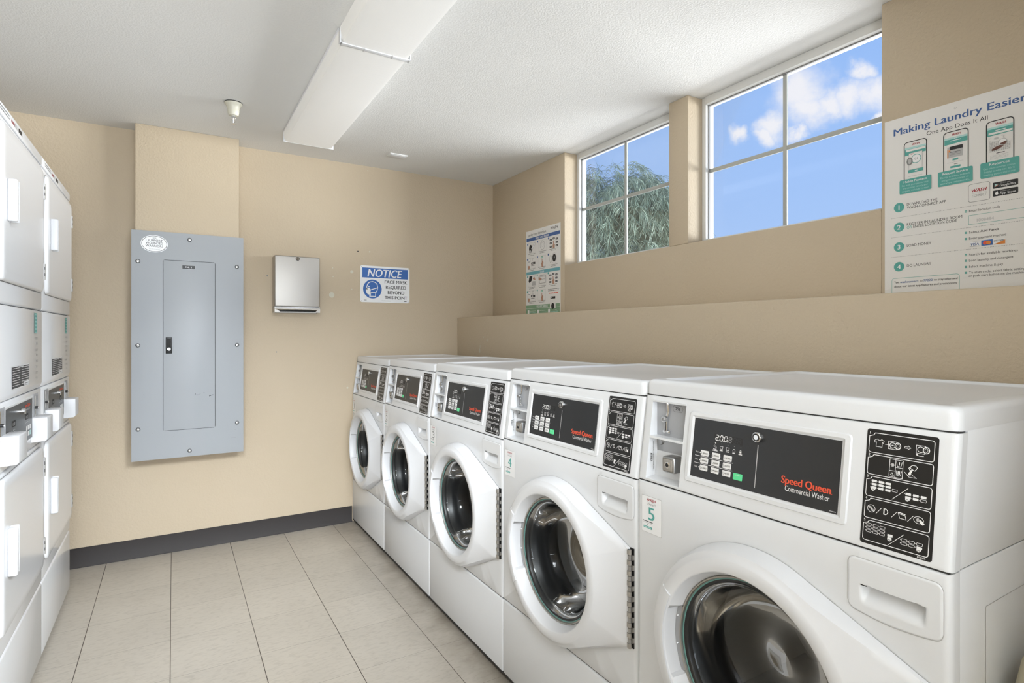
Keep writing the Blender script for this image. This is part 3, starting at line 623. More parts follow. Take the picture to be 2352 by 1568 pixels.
def hand_keys(u, y):
    for (du, dy) in [(6, 8), (40, 2), (74, 8), (6, 30), (74, 30), (6, 52), (74, 52)]: cv.rrect(u + du, u + du + 24, -y - dy - 12, -y - dy, 2, 'ink', 1); cv.rect(u + du + 5, u + du + 19, -y - dy - 7, -y - dy - 5, 'sign', 2)
    cv.poly([(u + 46, -y - 22), (u + 53, -y - 22), (u + 55, -y - 42), (u + 66, -y - 48), (u + 64, -y - 72), (u + 44, -y - 72), (u + 40, -y - 55), (u + 46, -y - 44)], 'skin', 3)
def pay(u, y):
    cv.rline(u, u + 100, -y - 70, -y, 2, 1, 'lgrey', 1); cv.rect(u + 10, u + 34, -y - 26, -y - 2, 'grey', 1); cv.rect(u + 12, u + 32, -y - 22, -y - 4, 'sign', 2); cv.rline(u + 62, u + 80, -y - 24, -y - 2, 5, 2, 'grey', 2)
    cv.rect(u + 46, u + 96, -y - 44, -y - 30, 'ink', 2); cv.rect(u + 60, u + 72, -y - 40, -y - 34, 'sign', 3); cv.rect(u + 46, u + 90, -y - 54, -y - 50, 'grey', 2); cv.poly([(u + 4, -y - 52), (u + 16, -y - 50), (u + 32, -y - 54), (u + 26, -y - 74), (u + 6, -y - 74)], 'skin', 2)
def press(u, y):
    cv.rline(u, u + 92, -y - 70, -y, 2, 1, 'lgrey', 1); cv.rrect(u + 34, u + 60, -y - 17, -y - 3, 2, 'sage', 2); cv.rect(u + 38, u + 56, -y - 13, -y - 7, 'tealp', 3)
    cv.poly([(u + 44, -y - 22), (u + 50, -y - 22), (u + 52, -y - 38), (u + 64, -y - 44), (u + 60, -y - 74), (u + 42, -y - 74), (u + 36, -y - 52), (u + 44, -y - 44)], 'skin', 2)
def num(u, y, m_): cv.disc(u, -y, 7, m_, 4, n=16)
def load(u, y): cv.rline(u, u + 100, -y - 72, -y, 2, 1, 'lgrey', 1); cv.disc(u + 38, -y - 42, 20, 'ink', 2, rv=28); cv.disc(u + 32, -y - 60, 16, 'lgrey', 3, rv=10); cv.poly([(u + 45, -y - 42), (u + 92, -y - 2), (u + 98, -y - 14), (u + 60, -y - 50)], 'sign', 3); cv.stroke([(u + 45, -y - 42), (u + 92, -y - 2), (u + 98, -y - 14), (u + 60, -y - 50)], 1.5, 'grey', 4, True)
def drw(u, y): cv.rline(u, u + 92, -y - 70, -y, 2, 1, 'lgrey', 1); cv.ring(u + 46, -y - 34, 26, 2, 'grey', 2, rv=30); cv.ring(u + 46, -y - 30, 14, 1.5, 'lgrey', 2); cv.rect(u + 34, u + 60, -y - 16, -y - 12, 'lgrey', 2)
load(20, 84); drw(158, 84); hand_keys(282, 84); cap(28, 163); cap(158, 160); cap(285, 160)
pay(20, 190); press(152, 188); cv.disc(340, -218, 20, 'ink', 1, rv=26); cv.disc(342, -216, 7, 'grey', 2); cv.ring(300, -222, 12, 2, 'grey', 1, rv=24); cv.ring(340, -220, 27, 1.5, 'lgrey', 1, rv=34); cap(28, 266); cap(152, 264); cap(285, 262)
cv.rline(26, 122, -384, -314, 2, 1, 'lgrey', 1); cv.poly([(32, -350), (44, -314), (80, -314), (70, -346), (46, -360)], 'ink', 2); cv.poly([(70, -380), (84, -350), (118, -352), (120, -380)], 'lgrey', 2); cv.poly([(84, -332), (104, -320), (120, -344), (96, -340)], 'skin', 2)
cv.rline(156, 250, -384, -314, 2, 1, 'lgrey', 1); cv.rline(168, 244, -372, -320, 8, 3, 'grey', 2); cv.rline(176, 236, -346, -328, 3, 2, 'grey', 2); cv.poly([(158, -328), (196, -340), (186, -354), (158, -346)], 'skin', 3)
hand_keys(278, 314); cap(24, 392); cap(154, 390); cap(280, 388)
pay(18, 415); press(150, 414); cap(28, 492); cap(150, 490)
cv.lines(270, 396, -420, 2, 10, 3, 'ink', 1); cv.lines(280, 388, -448, 1, 1, 5, 'red', 1); cv.rect(298, 352, -482, -468, 'ink', 1); cv.rect(304, 312, -477, -473, 'sign', 2); cv.rrect(292, 356, -545, -505, 3, 'poster', 3); cv.disc(324, -530, 17, 'ink', 4, rv=20); cv.rect(300, 350, -555, -543, 'sage', 4)
for (u, y, m_) in [(22, 92, 'navy'), (146, 88, 'navy'), (276, 84, 'navy'), (20, 196, 'navy'), (144, 192, 'navy'), (274, 190, 'navy'), (20, 316, 'teal'), (142, 314, 'teal'), (272, 312, 'teal'), (18, 420, 'teal'), (142, 416, 'teal')]: num(u, y, m_)
cv.ring(204, -14, 3, 1, 'lgrey', 1, n=12)
o = b.build('instruction_poster'); o.location = (XW, 3.341, 1.9725); tag(o, 'small laundry room instructions poster left of the far window', 'poster')

# ------------------------------------------------------------------ washer
WW = .69; KS = .03 / .22; ZP0 = .8862; ZP1 = 1.101
CX, CZ = .345, .562
def S(x, z, d=0): return (x, KS * (z - .885) + d, z)
GW = 'front-loading washers in a row along the right wall'
def circle(cx, cz, r, y, angs): return [(cx + r * math.cos(a), y, cz + r * math.sin(a)) for a in angs]
def make_washer():
    e = empty('washing_machine', (0, 0, 0), 'x', 'washing machine', -PI / 2, GW)
    # cabinet
    b = MB(); x_0, x_1 = .0005, WW - .0005
    b.box(x_0, x_0 + .004, .031, .67, .02, .8845, M['white'], .0015); b.box(x_1 - .004, x_1, .031, .67, .02, .8845, M['white'], .0015); b.box(x_0 + .004, x_1 - .004, .664, .668, .022, .884, M['white']); b.box(x_0 + .004, x_1 - .004, .034, .664, .022, .026, M['white']); b.box(x_0 + .004, x_1 - .004, .034, .664, .8805, .8835, M['gap'])
    b.prism([(S(0, ZP0)[1] + .031, ZP0), (S(0, ZP1)[1] + .031, ZP1 + .004), (.67, ZP1 + .004), (.67, ZP0)], .0005, WW - .0005, 'x', M['white'], .002)
    # embossed side panels
    for sx, xx in ((1, WW - .0005), (-1, .0005)):
        pass
    cv = Canvas(b, (WW - .0004, 0, 0), (0, 1, 0), (0, 0, 1), .0004)
    cv.stroke([(.125, .10), (.125, .80), (.127, .806), (.60, .806)], .0012, 'lgrey', 1)
    b.box(.004, WW - .004, .004, .60, .8835, .888, M['gap']); b.box(.004, WW - .004, .032, .60, ZP1, ZP1 + .003, M['gap'])
    b.build('cabinet', e)
    # kick panel
    b = MB(); b.box(0, WW, 0, .030, .021, .2935, M['white'], .0075, 3); b.box(.004, WW - .004, .006, .03, .29, .30, M['gap']); b.box(.002, WW - .002, .002, .03, .016, .024, M['gap'])
    b.build('kick_panel', e)
    # front panel with round opening
    angs = sorted([2 * PI * i / 96 for i in range(96)] + [math.atan2(dz, dx) % (2 * PI) for dx, dz in [(WW - .012 - CX, .878 - CZ), (.012 - CX, .878 - CZ), (.012 - CX, .302 - CZ), (WW - .012 - CX, .302 - CZ)]])
    def rect(ix, iz, y):
        x0, x1, z0, z1 = ix, WW - ix, .2965 + iz, .8845 - iz; o = []
        for a in angs:
            # map by the direction used for the innermost rectangle so that corners stay corners
            c, s_ = math.cos(a), math.sin(a); X0, X1, Z0, Z1 = .012, WW - .012, .302, .878; k = 1e9
            if c > 1e-9: k = min(k, (X1 - CX) / c)
            if c < -1e-9: k = min(k, (X0 - CX) / c)
            if s_ > 1e-9: k = min(k, (Z1 - CZ) / s_)
            if s_ < -1e-9: k = min(k, (Z0 - CZ) / s_)
            px, pz = CX + k * c, CZ + k * s_
            o.append((x0 + (px - X0) / (X1 - X0) * (x1 - x0), y, z0 + (pz - Z0) / (Z1 - Z0) * (z1 - z0)))
        return o
    b = MB(); b.rings([circle(CX, CZ, .19, .03, angs), circle(CX, CZ, .20, .012, angs), circle(CX, CZ, .205, .0, angs), rect(.012, .004, 0), rect(.0075, .003, .0007), rect(.0035, .0015, .003), rect(.0008, .0005, .0075), rect(0, 0, .012), rect(0, 0, .030)], M['white'])
    fp = b.build('front_panel', e)
    # opening behind the scooped drawer grip
    bb = bmesh.new(); bb.from_mesh(fp.data)
    for co, no in (((.551, 0, 0), (1, 0, 0)), ((.661, 0, 0), (1, 0, 0)), ((0, 0, .781), (0, 0, 1)), ((0, 0, .826), (0, 0, 1))):
        bmesh.ops.bisect_plane(bb, geom=bb.verts[:] + bb.edges[:] + bb.faces[:], plane_co=co, plane_no=no)
    kill = [f for f in bb.faces if .551 < f.calc_center_median().x < .661 and .781 < f.calc_center_median().z < .826 and f.calc_center_median().y < .003]
    bmesh.ops.delete(bb, geom=kill, context='FACES'); bb.to_mesh(fp.data); bb.free()
    # control panel
    b = MB(); HX0, HX1, HZ0, HZ1 = .029, .139, .893, 1.088
    xs = [0, .0008, .0035, .0075, .012, HX0, HX1, WW - .012, WW - .0075, WW - .0035, WW - .0008, WW]; yo = [.012, .0075, .003, .0007, 0, 0, 0, 0, .0007, .003, .0075, .012]
    zs = [ZP0, ZP0 + .001, ZP0 + .003, HZ0, HZ1, ZP1 - .003, ZP1 - .001, ZP1]; zo = [.004, .001, 0, 0, 0, 0, .001, .003]
    def G(i, j): return S(xs[i], zs[j], max(yo[i], zo[j]))
    vs = [G(i, j) for j in range(len(zs)) for i in range(len(xs))]; n = len(xs)
    fs = [[j * n + i, j * n + i + 1, (j + 1) * n + i + 1, (j + 1) * n + i] for j in range(len(zs) - 1) for i in range(n - 1) if not (i == 5 and j == 3)]
    b.add(vs, fs, M['white'])
    for xx in (0, WW): b.poly([S(xx, ZP0, .012), S(xx, ZP1, .012), S(xx, ZP1, .030), S(xx, ZP0, .030)], M['white'])
    b.poly([S(0, ZP1, .012), S(WW, ZP1, .012), S(WW, ZP1, .03), S(0, ZP1, .03)], M['white']); b.poly([S(0, ZP0, .012), S(WW, ZP0, .012), S(WW, ZP0, .03), S(0, ZP0, .03)], M['white'])
    # bezel frame around the display
    def ringS(x0, x1, z0, z1, r, d):
        cvt = Canvas(b, (0, 0, 0), (1, 0, 0), (0, 0, 1)); return [S(u, v, d) for u, v in cvt.rpts(x0, x1, z0, z1, r, 4)]
    b.rings([ringS(.154, .529, .914, 1.077, .008, 0), ringS(.156, .527, .916, 1.075, .007, -.003), ringS(.164, .518, .9235, 1.068, .003, -.0035), ringS(.168, .514, .9275, 1.064, .001, -.001), ringS(.170, .512, .929, 1.062, .001, .001)], M['white'])
    b.build('control_panel', e, sharp=30)
    # coin tray
    b = MB(); yb_ = .042
    b.rings([[S(HX0, HZ0), S(HX1, HZ0), S(HX1, HZ1), S(HX0, HZ1)], [(HX0 + .001, yb_, HZ0 + .006), (HX1 - .001, yb_, HZ0 + .006), (HX1 - .001, yb_, HZ1 - .002), (HX0 + .001, yb_, HZ1 - .002)]], M['white'])
    b.box(HX0 + .001, HX1 - .001, yb_ - .001, yb_ + .003, 1.0, HZ1 - .001, M['cplate']); b.box(HX0 + .001, HX1 - .001, yb_ - .001, yb_ + .003, HZ0 + .006, .997, M['dsteel'])
    b.prism([(S(0, .9955)[1] - .001, .9945), (S(0, 1.0)[1] - .001, 1.0), (yb_, 1.0), (yb_, .9945)], HX0, HX1, 'x', M['white'])
    b.prism([(S(0, 1.087)[1] - .002, 1.086), (S(0, 1.09)[1] - .003, 1.090), (yb_, 1.090), (yb_, 1.086)], HX0, HX1, 'x', M['white'])
    for z in (.983, .908): b.lathe([(0, yb_ - .006), (.0065, yb_ - .006), (.008, yb_ - .003), (.008, yb_)], (.044, 0, z), M['dsteel'], 'y', 20)
    cv = Canvas(b, (HX0 + .0008, S(0, .90)[1], 0), (0, 1, 0), (0, 0, 1), .0005)
    vs, fs, a0, a1 = text_mesh('MANUFACTURER STOCK NO.', .0, 0); k = .072 / (a1 - a0)
    b.add([(HX0 + .0014, .026 + p.y * .005, .983 - p.x * k) for p in vs], fs, M['ink'])
    vs, fs, a0, a1 = text_mesh('ESD', .02, .2); k = .022 / (a1 - a0)
    b.add([(HX0 + .0014, .018 + p.y * .008, .955 - p.x * k) for p in vs], fs, M['ink'])
    ct = b.build('coin_tray', e)
    b = MB(); y = yb_ - .006
    b.tube([(.071, y, 1.086), (.073, y, 1.062), (.069, y, 1.052)], .0035, M['chrome'], 10); b.tube([(.064, y - .001, 1.044), (.064, y - .009, 1.044)], .0075, M['chrome'], 16); b.tube([(.064, y - .009, 1.044), (.064, y - .012, 1.044)], .0035, M['dsteel'], 12)
    b.box(.061, .069, y - .002, y + .003, 1.012, 1.040, M['chrome'], .0015); b.box(.0635, .0665, y - .003, y - .0015, 1.014, 1.038, M['black']); b.box(.055, .080, y - .003, y + .003, 1.008, 1.016, M['chrome'], .003); b.tube([(.068, y, 1.0125), (.068, y - .008, 1.0125)], .003, M['chrome'], 10)
    cv = Canvas(b, (.100, yb_ - .001, 1.073), (1, 0, 0), (0, 0, 1), .0004)
    hexa = [(-.017, 0), (-.012, .008), (.012, .008), (.017, 0), (.012, -.008), (-.012, -.008)]; cv.stroke(hexa, .001, 'grey', 1, True); cv.text('25¢', 0, -.0035, .011, 'ink', 1, 'C', bold=.02)
    b.build('coin_slide', ct)
    b = MB(); b.box(.079, .119, .006, yb_, .918, .958, M['dsteel'], .006, 4); b.box(.0835, .1145, .0045, .008, .9225, .9535, M['steel'], .003, 3); b.lathe([(0, .0035), (.0065, .0035), (.008, .0045)], (.099, 0, .938), M['chrome'], 'y', 20); b.lathe([(0, .003), (.0045, .003), (.005, .0036)], (.099, 0, .938), M['black'], 'y', 16)
    b.build('coin_box_lock', ct)
    # display
    b = MB(); nV = Vector((0, KS, 1)).normalized(); O = S(0, .885, -.0008)
    VZ = math.sqrt(1 + KS * KS)
    cv = Canvas(b, O, (1, 0, 0), nV, .0003); q = lambda z: (z - .885) * VZ
    cv.poly([(.170, q(.929)), (.512, q(.929)), (.512, q(1.062)), (.170, q(1.062))], 'dark', 0)
    cv.rect(.229, .3035, q(1.0185), q(1.0335), 'gap', 1)
    def seg7(ch, u, v, w, h, m_):
        t_ = .0021; S7 = {'a': (0, h, w, h), 'b': (w, h / 2, w, h), 'c': (w, 0, w, h / 2), 'd': (0, 0, w, 0), 'e': (0, 0, 0, h / 2), 'f': (0, h / 2, 0, h), 'g': (0, h / 2, w, h / 2)}
        for k in {'2': 'abged', '0': 'abcdef', '8': 'abcdefg'}[ch]:
            a = S7[k]; sl = .12; p0 = Vector((u + a[0] + a[1] * sl, v + a[1])); p1 = Vector((u + a[2] + a[3] * sl, v + a[3])); d = (p1 - p0).normalized() * .0009
            cv.stroke([p0 + d, p1 - d], t_, m_, 2)
    for i, ch in enumerate('200'): seg7(ch, .2325 + i * .0115, q(1.0200), .0072, .0115, 'wht'); cv.disc(.2325 + i * .0115 + .0092, q(1.0200), .0011, 'wht', 2, n=8)
    for i in range(3): seg7('8', .267 + i * .0115, q(1.0200), .0072, .0115, 'grey' if i == 0 else 'dark')
    for i in range(5):
        u = .2335 + i * .0165; cv.disc(u, q(1.0135), .0016 if i == 0 else .001, 'wht' if i == 0 else 'grey', 1, n=10)
        v0 = q(1.0045)
        if i == 0: cv.ring(u - .002, v0 + .002, .002, .0007, 'lgrey', 1, n=10); cv.ring(u + .0025, v0 - .001, .0018, .0007, 'lgrey', 1, n=10); cv.rect(u - .005, u + .004, v0 - .006, v0 - .0042, 'wht', 1); cv.rect(u - .008, u + .007, v0 - .009, v0 - .0072, 'wht', 1)
        elif i < 3: cv.stroke([(u - .004, v0 + .0035), (u - .003, v0 - .0025), (u + .003, v0 - .0025), (u + .004, v0 + .0035), (u - .004, v0 + .0035)], .0009, 'wht', 1); cv.rect(u - .004, u + .004, v0 - .0065, v0 - .0045, 'wht', 1)
        elif i == 3: cv.ring(u, v0, .003, .001, 'wht', 1, n=14); cv.rect(u - .0035, u + .0035, v0 - .0065, v0 - .0045, 'wht', 1)
        else: cv.rect(u - .0024, u + .0024, v0 - .0028, v0 + .001, 'wht', 1); cv.ring(u, v0 + .002, .0016, .0008, 'wht', 1, n=12); cv.rect(u - .0045, u + .0045, v0 - .0065, v0 - .0045, 'wht', 1)
    for k, s_ in enumerate(['Wash', 'Cycle', 'Temp']):
        zz = [.9855, .969, .9525][k]; cv.text(s_, .180, q(zz) - .0014, .005, 'wht', 1, width=.0085, bold=.02); cv.disc(.1935, q(zz), .0017, 'wht', 1, n=8)
    for zz in (.9775, .961): cv.rect(.179, .283, q(zz) - .0005, q(zz) + .0005, 'wht', 1)
    for zz in (.9855, .969, .9525):
        for u in (.2195, .2505): cv.disc(u, q(zz), .0008, 'grey', 1, n=8)
    cv.rect(.3393, .3412, q(.938), q(1.026), 'lgrey', 1)
    cv.text('Speed Queen', .3985, q(.9625), .0205, 'red', 1, width=.099, bold=.045); cv.disc(.4995, q(.9628), .0008, 'red', 1, n=8)
    cv.text('Commercial Washer', .407, q(.9487), .0150, 'wht', 1, width=.089, bold=.0)
    cv.rect(.497, .509, q(.932), q(.932) + .0014, 'lgrey', 1)
    dp = b.build('control_display', e)
    names = [['REGULAR', 'DELUXE', 'ULTRA'], ['NORMAL', 'SYNTHETIC', 'DELICATE'], ['COLD', 'WARM', 'HOT']]
    for r in range(3):
        for c in range(3):
            b = MB(); u = .2065 + c * .031; v = [.9855, .969, .9525][r]; O2 = Vector(O) + Vector((1, 0, 0)) * u + nV * q(v)
            cv = Canvas(b, O2, (1, 0, 0), nV, .0003); pts = cv.rpts(-.0108, .0108, -.0062, .0062, .0015, 3)
            b.rings([[cv.P(p[0], p[1], 0) for p in pts], [cv.P(p[0] * .98, p[1] * .97, 3) for p in pts]], M['wht'], cap1=True)
            cv.text(names[r][c], -.0050, -.0018, .0048, 'ink', 4, width=.0135, bold=.01)
            cv.stroke([(-.009, .003), (-.008, -.003), (-.006, -.002)], .0007, 'grey', 4); b.build('selector_button', dp)
    b = MB(); O2 = Vector(O) + Vector((1, 0, 0)) * .2975 + nV * q(.9515); cv = Canvas(b, O2, (1, 0, 0), nV, .0003); pts = cv.rpts(-.0115, .0115, -.0072, .0072, .0018, 3)
    b.rings([[cv.P(p[0], p[1], 0) for p in pts], [cv.P(p[0] * .98, p[1] * .97, 3) for p in pts]], M['green'], cap1=True); cv.text('START', 0, .002, .003, 'wht', 4, 'C', width=.012)
    ob = b.build('start_button', dp); ob['label'] = 'green start button'
    b = MB(); zk = 1.043; yk = S(0, zk, -.0008)[1]
    b.lathe([(.0115, 0), (.0115, -.003), (.0105, -.009), (.0095, -.010), (.0082, -.0102), (.0078, -.0095), (.0055, -.0095), (.0052, -.0103), (.0, -.0103)], (.340, yk, zk), M['chrome'], 'y', 28)
    b.lathe([(.0078, -.0104), (.0056, -.0104)], (.340, yk, zk), M['gap'], 'y', 24); b.build('key_lock', dp)
    # instruction sticker
    b = MB(); O = S(0, .885, -.0002); cv = Canvas(b, O, (1, 0, 0), nV, .0003)
    x0, x1, z0, z1 = .5535, .6635, .895, 1.0915
    cv.rrect(x0, x1, q(z0), q(z1), .0045, 'black', 1); w_ = .0011
    bx = [(1.0512, 1.085), (1.0136, 1.0475), (.976, 1.010), (.939, .9725), (.901, .935)]
    for i, (za, zb_) in enumerate(bx):
        u0, u1 = .5578, .6578; pts = cv.rpts(u0, u1, q(za), q(zb_), .004, 4)
        # notched upper left corner for the numeral
        pts = pts[:5] + [(u0 + .009, q(zb_)), (u0 + .007, q(zb_) - .0035), (u0 + .0035, q(zb_) - .005), (u0, q(zb_) - .0062)] + pts[10:]
        cv.stroke(pts, w_, 'wht', 2, True); cv.text(str(i + 1), u0 + .0002, q(zb_) - .0025, .0062, 'wht', 2, bold=.03)
    lw_ = .0008
    def mach(u, v, arr=False):
        cv.stroke([(u - .0065, v - .0065), (u + .0065, v - .0065), (u + .0065, v + .0065), (u - .0065, v + .0065)], lw_, 'wht', 2, True); cv.ring(u, v, .0045, lw_ * 1.3, 'wht', 2, n=20); cv.disc(u + .0085, v, .0052, 'black', 3, rv=.0058, n=20); cv.ring(u + .0085, v, .0045, .0014, 'wht', 4, rv=.0052, n=20); cv.ring(u + .0085, v, .0022, .0006, 'wht', 4, rv=.003, n=16)
    v = q(1.068)
    cv.stroke([(.5695, v - .006), (.5695, v + .002), (.5672, v + .001), (.5665, v + .0045), (.5705, v + .0072), (.573, v + .0055), (.576, v + .0055), (.578, v + .0072), (.582, v + .0045), (.581, v + .001), (.579, v + .002), (.579, v - .006)], lw_, 'wht', 2, True)
    mach(.5955, v); cv.rect(.584, .596, v - .0004, v + .0004, 'wht', 5); cv.disc(.5965, v, .0012, 'wht', 5, n=8); mach(.638, v)
    cv.stroke([(.6145, v - .0012), (.6195, v - .0012), (.6195, v - .0032), (.6235, v), (.6195, v + .0032), (.6195, v + .0012), (.6145, v + .0012)], lw_, 'wht', 2, True)
    cv.stroke([(.6325, v - .0095), (.637, v - .0108), (.643, v - .0102)], lw_ * 1.2, 'wht', 2); cv.poly([(.6310, v - .0088), (.6345, v - .0078), (.6335, v - .0110)], 'wht', 2)
    va, vb = q(1.0155), q(1.0450); cv.stroke([(.593, va), (.6135, va), (.6135, vb), (.593, vb)], lw_, 'wht', 2, True); cv.rect(.6018, .6026, va, vb, 'wht', 2); cv.rect(.593, .602, q(1.0255), q(1.0255) + .0008, 'wht', 2); cv.rect(.602, .6135, q(1.0320), q(1.0320) + .0008, 'wht', 2)
    for k in range(6): cv.ring(.5975 + .0017 * math.cos(k * PI / 3), q(1.0355) + .0017 * math.sin(k * PI / 3), .001, .0006, 'wht', 2, n=8)
    cv.stroke([(.595, q(1.0185)), (.6, q(1.0185)), (.5975, q(1.0225))], lw_, 'wht', 2, True)
    for vv, nn in ((1.0345, 1), (1.0195, 2)):
        cv.stroke([(.6035, q(vv) + .008), (.605, q(vv)), (.6105, q(vv)), (.612, q(vv) + .008)], lw_, 'wht', 2)
        for k in range(nn): cv.rect(.6072 + (k - (nn - 1) / 2) * .0022, .6085 + (k - (nn - 1) / 2) * .0022, q(vv) + .002, q(vv) + .0075, 'wht', 2)
    cv.stroke([(.6245, q(1.0375)), (.6275, q(1.0405)), (.6325, q(1.0405)), (.635, q(1.0375)), (.6315, q(1.032)), (.6255, q(1.0345))], lw_ * 1.2, 'wht', 2, True); cv.stroke([(.6245, q(1.0375)), (.6225, q(1.035)), (.6245, q(1.0315)), (.6285, q(1.033))], lw_ * 1.4, 'wht', 2)
    cv.poly([(.6255, q(1.0315)), (.6285, q(1.0325)), (.6265, q(1.0275)), (.6255, q(1.0235)), (.6215, q(1.0235)), (.6225, q(1.0275))], 'wht', 2); cv.stroke([(.6165, q(1.0275)), (.6235, q(1.0205)), (.6345, q(1.0205)), (.6265, q(1.0255))], lw_, 'wht', 2)
    def grid(u, vz, nc, nr, fill, last=None, pu=.0112, pv=.0057, w=.0082, h=.0040):
        for r in range(nr):
            for c in range(nc):
                f_ = fill if (c, r) != last else not fill; uu, vv = u + c * pu, q(vz) - r * pv
                if f_: cv.rrect(uu, uu + w, vv - h, vv, .0008, 'wht', 2)
                else: cv.rline(uu, uu + w, vv - h, vv, .0008, .0006, 'wht', 2)
                if c: cv.rect(uu - .0022, uu - .0006, vv - h / 2 - .0004, vv - h / 2 + .0004, 'wht', 2)
            cv.poly([(u - .0018, q(vz) - r * pv - h / 2 - .001), (u - .0004, q(vz) - r * pv - h / 2), (u - .0018, q(vz) - r * pv - h / 2 + .001)], 'wht', 2)
    def finger(u, vz):
        cv.poly([(u - .003, q(vz) + .001), (u + .003, q(vz) + .001), (u + .0035, q(vz) - .003), (u + .001, q(vz) - .006), (u - .002, q(vz) - .0055), (u - .0035, q(vz) - .003)], 'wht', 3); cv.ring(u, q(vz) - .0045, .0018, .0006, 'black', 4, n=10)
    grid(.5665, 1.0048, 3, 3, True); cv.rline(.5995, .6075, q(.9915), q(.9955), .0008, .0006, 'wht', 2); finger(.5695, .9915); cv.stroke([(.600, q(.9785)), (.6235, q(1.0020))], lw_, 'wht', 2); grid(.620, .9945, 3, 2, True, (2, 1)); finger(.6235, .9865)
    cv.ring(.5688, q(.9555), .0062, lw_, 'wht', 2, n=24); cv.stroke([(.5645, q(.9595)), (.573, q(.9515))], lw_, 'wht', 2); cv.ring(.5675, q(.957), .0018, .0006, 'wht', 2, n=10); cv.ring(.5705, q(.9535), .0018, .0006, 'wht', 2, n=10)
    for (ua, ub) in ((.5768, .585), (.601, .6093), (.6255, .6338)): cv.stroke([(ua, q(.9490)), (ub, q(.9600))], lw_, 'wht', 2)
    cv.stroke([(.5895, q(.951)), (.5895, q(.96)), (.592, q(.96)), (.5945, q(.958)), (.5952, q(.9555)), (.5945, q(.953)), (.592, q(.951))], .0013, 'wht', 2, True); cv.rect(.5883, .5892, q(.9505), q(.9605), 'wht', 2)
    cv.stroke([(.6115, q(.958)), (.6215, q(.957)), (.6235, q(.9505)), (.6135, q(.951))], lw_ * 1.2, 'wht', 2, True); cv.stroke([(.6105, q(.9590)), (.614, q(.960)), (.622, q(.9585))], .0014, 'wht', 2)
    cv.ring(.6415, q(.9552), .0072, lw_, 'wht', 2, rv=.0055, n=24)
    for k in range(4): cv.stroke(cv.epts(.6375, q(.9552), .001 + k * .0012, .0014 + k * .0009, 8, -1, 1), .0006, 'wht', 2)
    cv.poly([(.644, q(.9565)), (.648, q(.954)), (.6505, q(.9505)), (.6475, q(.9485)), (.6435, q(.9510)), (.6425, q(.9545))], 'wht', 3)
    grid(.563, .9300, 3, 3, False, None, .0108, .0056, .0078, .0038); finger(.6005, .9150); cv.rect(.597, .605, q(.9165), q(.9205), 'wht', 2); cv.stroke([(.5985, q(.9025)), (.622, q(.9265))], lw_, 'wht', 2); grid(.6185, .9195, 3, 2, False, (2, 1)); finger(.6445, .911)
    cv.text('808005', .6425, q(.8965), .0038, 'wht', 2, width=.012)
    ob = b.build('instruction_sticker', e); ob['label'] = 'black pictogram instruction sticker'
    # lid
    b = MB(); y0, y1, z0, z1 = .030, .68, 1.1019, 1.1425; R_ = .012
    def lr(ins, z): 
        x0, x1, ya, yb2 = .0003 + ins, WW - .0003 - ins, y0 + ins, y1 - ins; rad = .018; o = []
        for cx_, cy_, a in [(x1 - rad, yb2 - rad, 0), (x0 + rad, yb2 - rad, PI / 2), (x0 + rad, ya + rad, PI), (x1 - rad, ya + rad, 1.5 * PI)]:
            for i in range(6): t_ = a + PI / 2 * i / 5; o.append((cx_ + rad * math.cos(t_), cy_ + rad * math.sin(t_), z))
        return o
    b.rings([lr(.006, z0), lr(.0, z0 + .002), lr(0, z1 - .012), lr(.001, z1 - .008), lr(.0035, z1 - .0035), lr(.008, z1 - .001), lr(.014, z1), lr(.030, z1), lr(.033, z1 - .0045), lr(.038, z1 - .0065)], M['white'], cap0=True, cap1=True)
    b.build('lid', e, sharp=50)
    # door
    hull_pts = [(CX + .254 * math.cos(a), CZ + .254 * math.sin(a)) for a in [2 * PI * i / 180 for i in range(180)]] + [(.668, .70), (.668, .441)]
    def hull(P):
        P = sorted(P); lo = []; up = []
        for p in P:
            while len(lo) > 1 and (lo[-1][0] - lo[-2][0]) * (p[1] - lo[-2][1]) - (lo[-1][1] - lo[-2][1]) * (p[0] - lo[-2][0]) <= 0: lo.pop()
            lo.append(p)
        for p in reversed(P):
            while len(up) > 1 and (up[-1][0] - up[-2][0]) * (p[1] - up[-2][1]) - (up[-1][1] - up[-2][1]) * (p[0] - up[-2][0]) <= 0: up.pop()
            up.append(p)
        return lo[:-1] + up[:-1]
    H = hull(hull_pts)
    def rayhull(a):
        c, s_ = math.cos(a), math.sin(a); best = 0
        for i in range(len(H)):
            ax, az = H[i][0] - CX, H[i][1] - CZ; bx_, bz = H[(i + 1) % len(H)][0] - CX, H[(i + 1) % len(H)][1] - CZ
            dx, dz = bx_ - ax, bz - az; den = c * dz - s_ * dx
            if abs(den) < 1e-12: continue
            tt = (ax * dz - az * dx) / den; uu = (ax * s_ - az * c) / den
            if tt > 0 and -1e-6 <= uu <= 1 + 1e-6: best = max(best, tt)
        return best
    aa = sorted([2 * PI * i / 144 for i in range(144)] + [math.atan2(.70 - CZ, .668 - CX) % (2 * PI), math.atan2(.441 - CZ, .668 - CX) % (2 * PI)])
    RO = [rayhull(a) for a in aa]
    def hsel(a, lo=160, hi=207):
        d = math.degrees(a); return 1 if lo < d < hi else 0
    def ringd(f): return [(CX + r * math.cos(a), y, CZ + r * math.sin(a)) for a, (r, y) in zip(aa, [f(a, ro) for a, ro in zip(aa, RO)])]
    def yf(x): # front surface of the door thins towards the hinge
        t_ = max(0, min(1, (x - .50) / .168)); return -.050 + .028 * t_
    def fi(r_, y):
        return lambda a, ro: (r_ if not hsel(a) else max(r_, .2025), y)
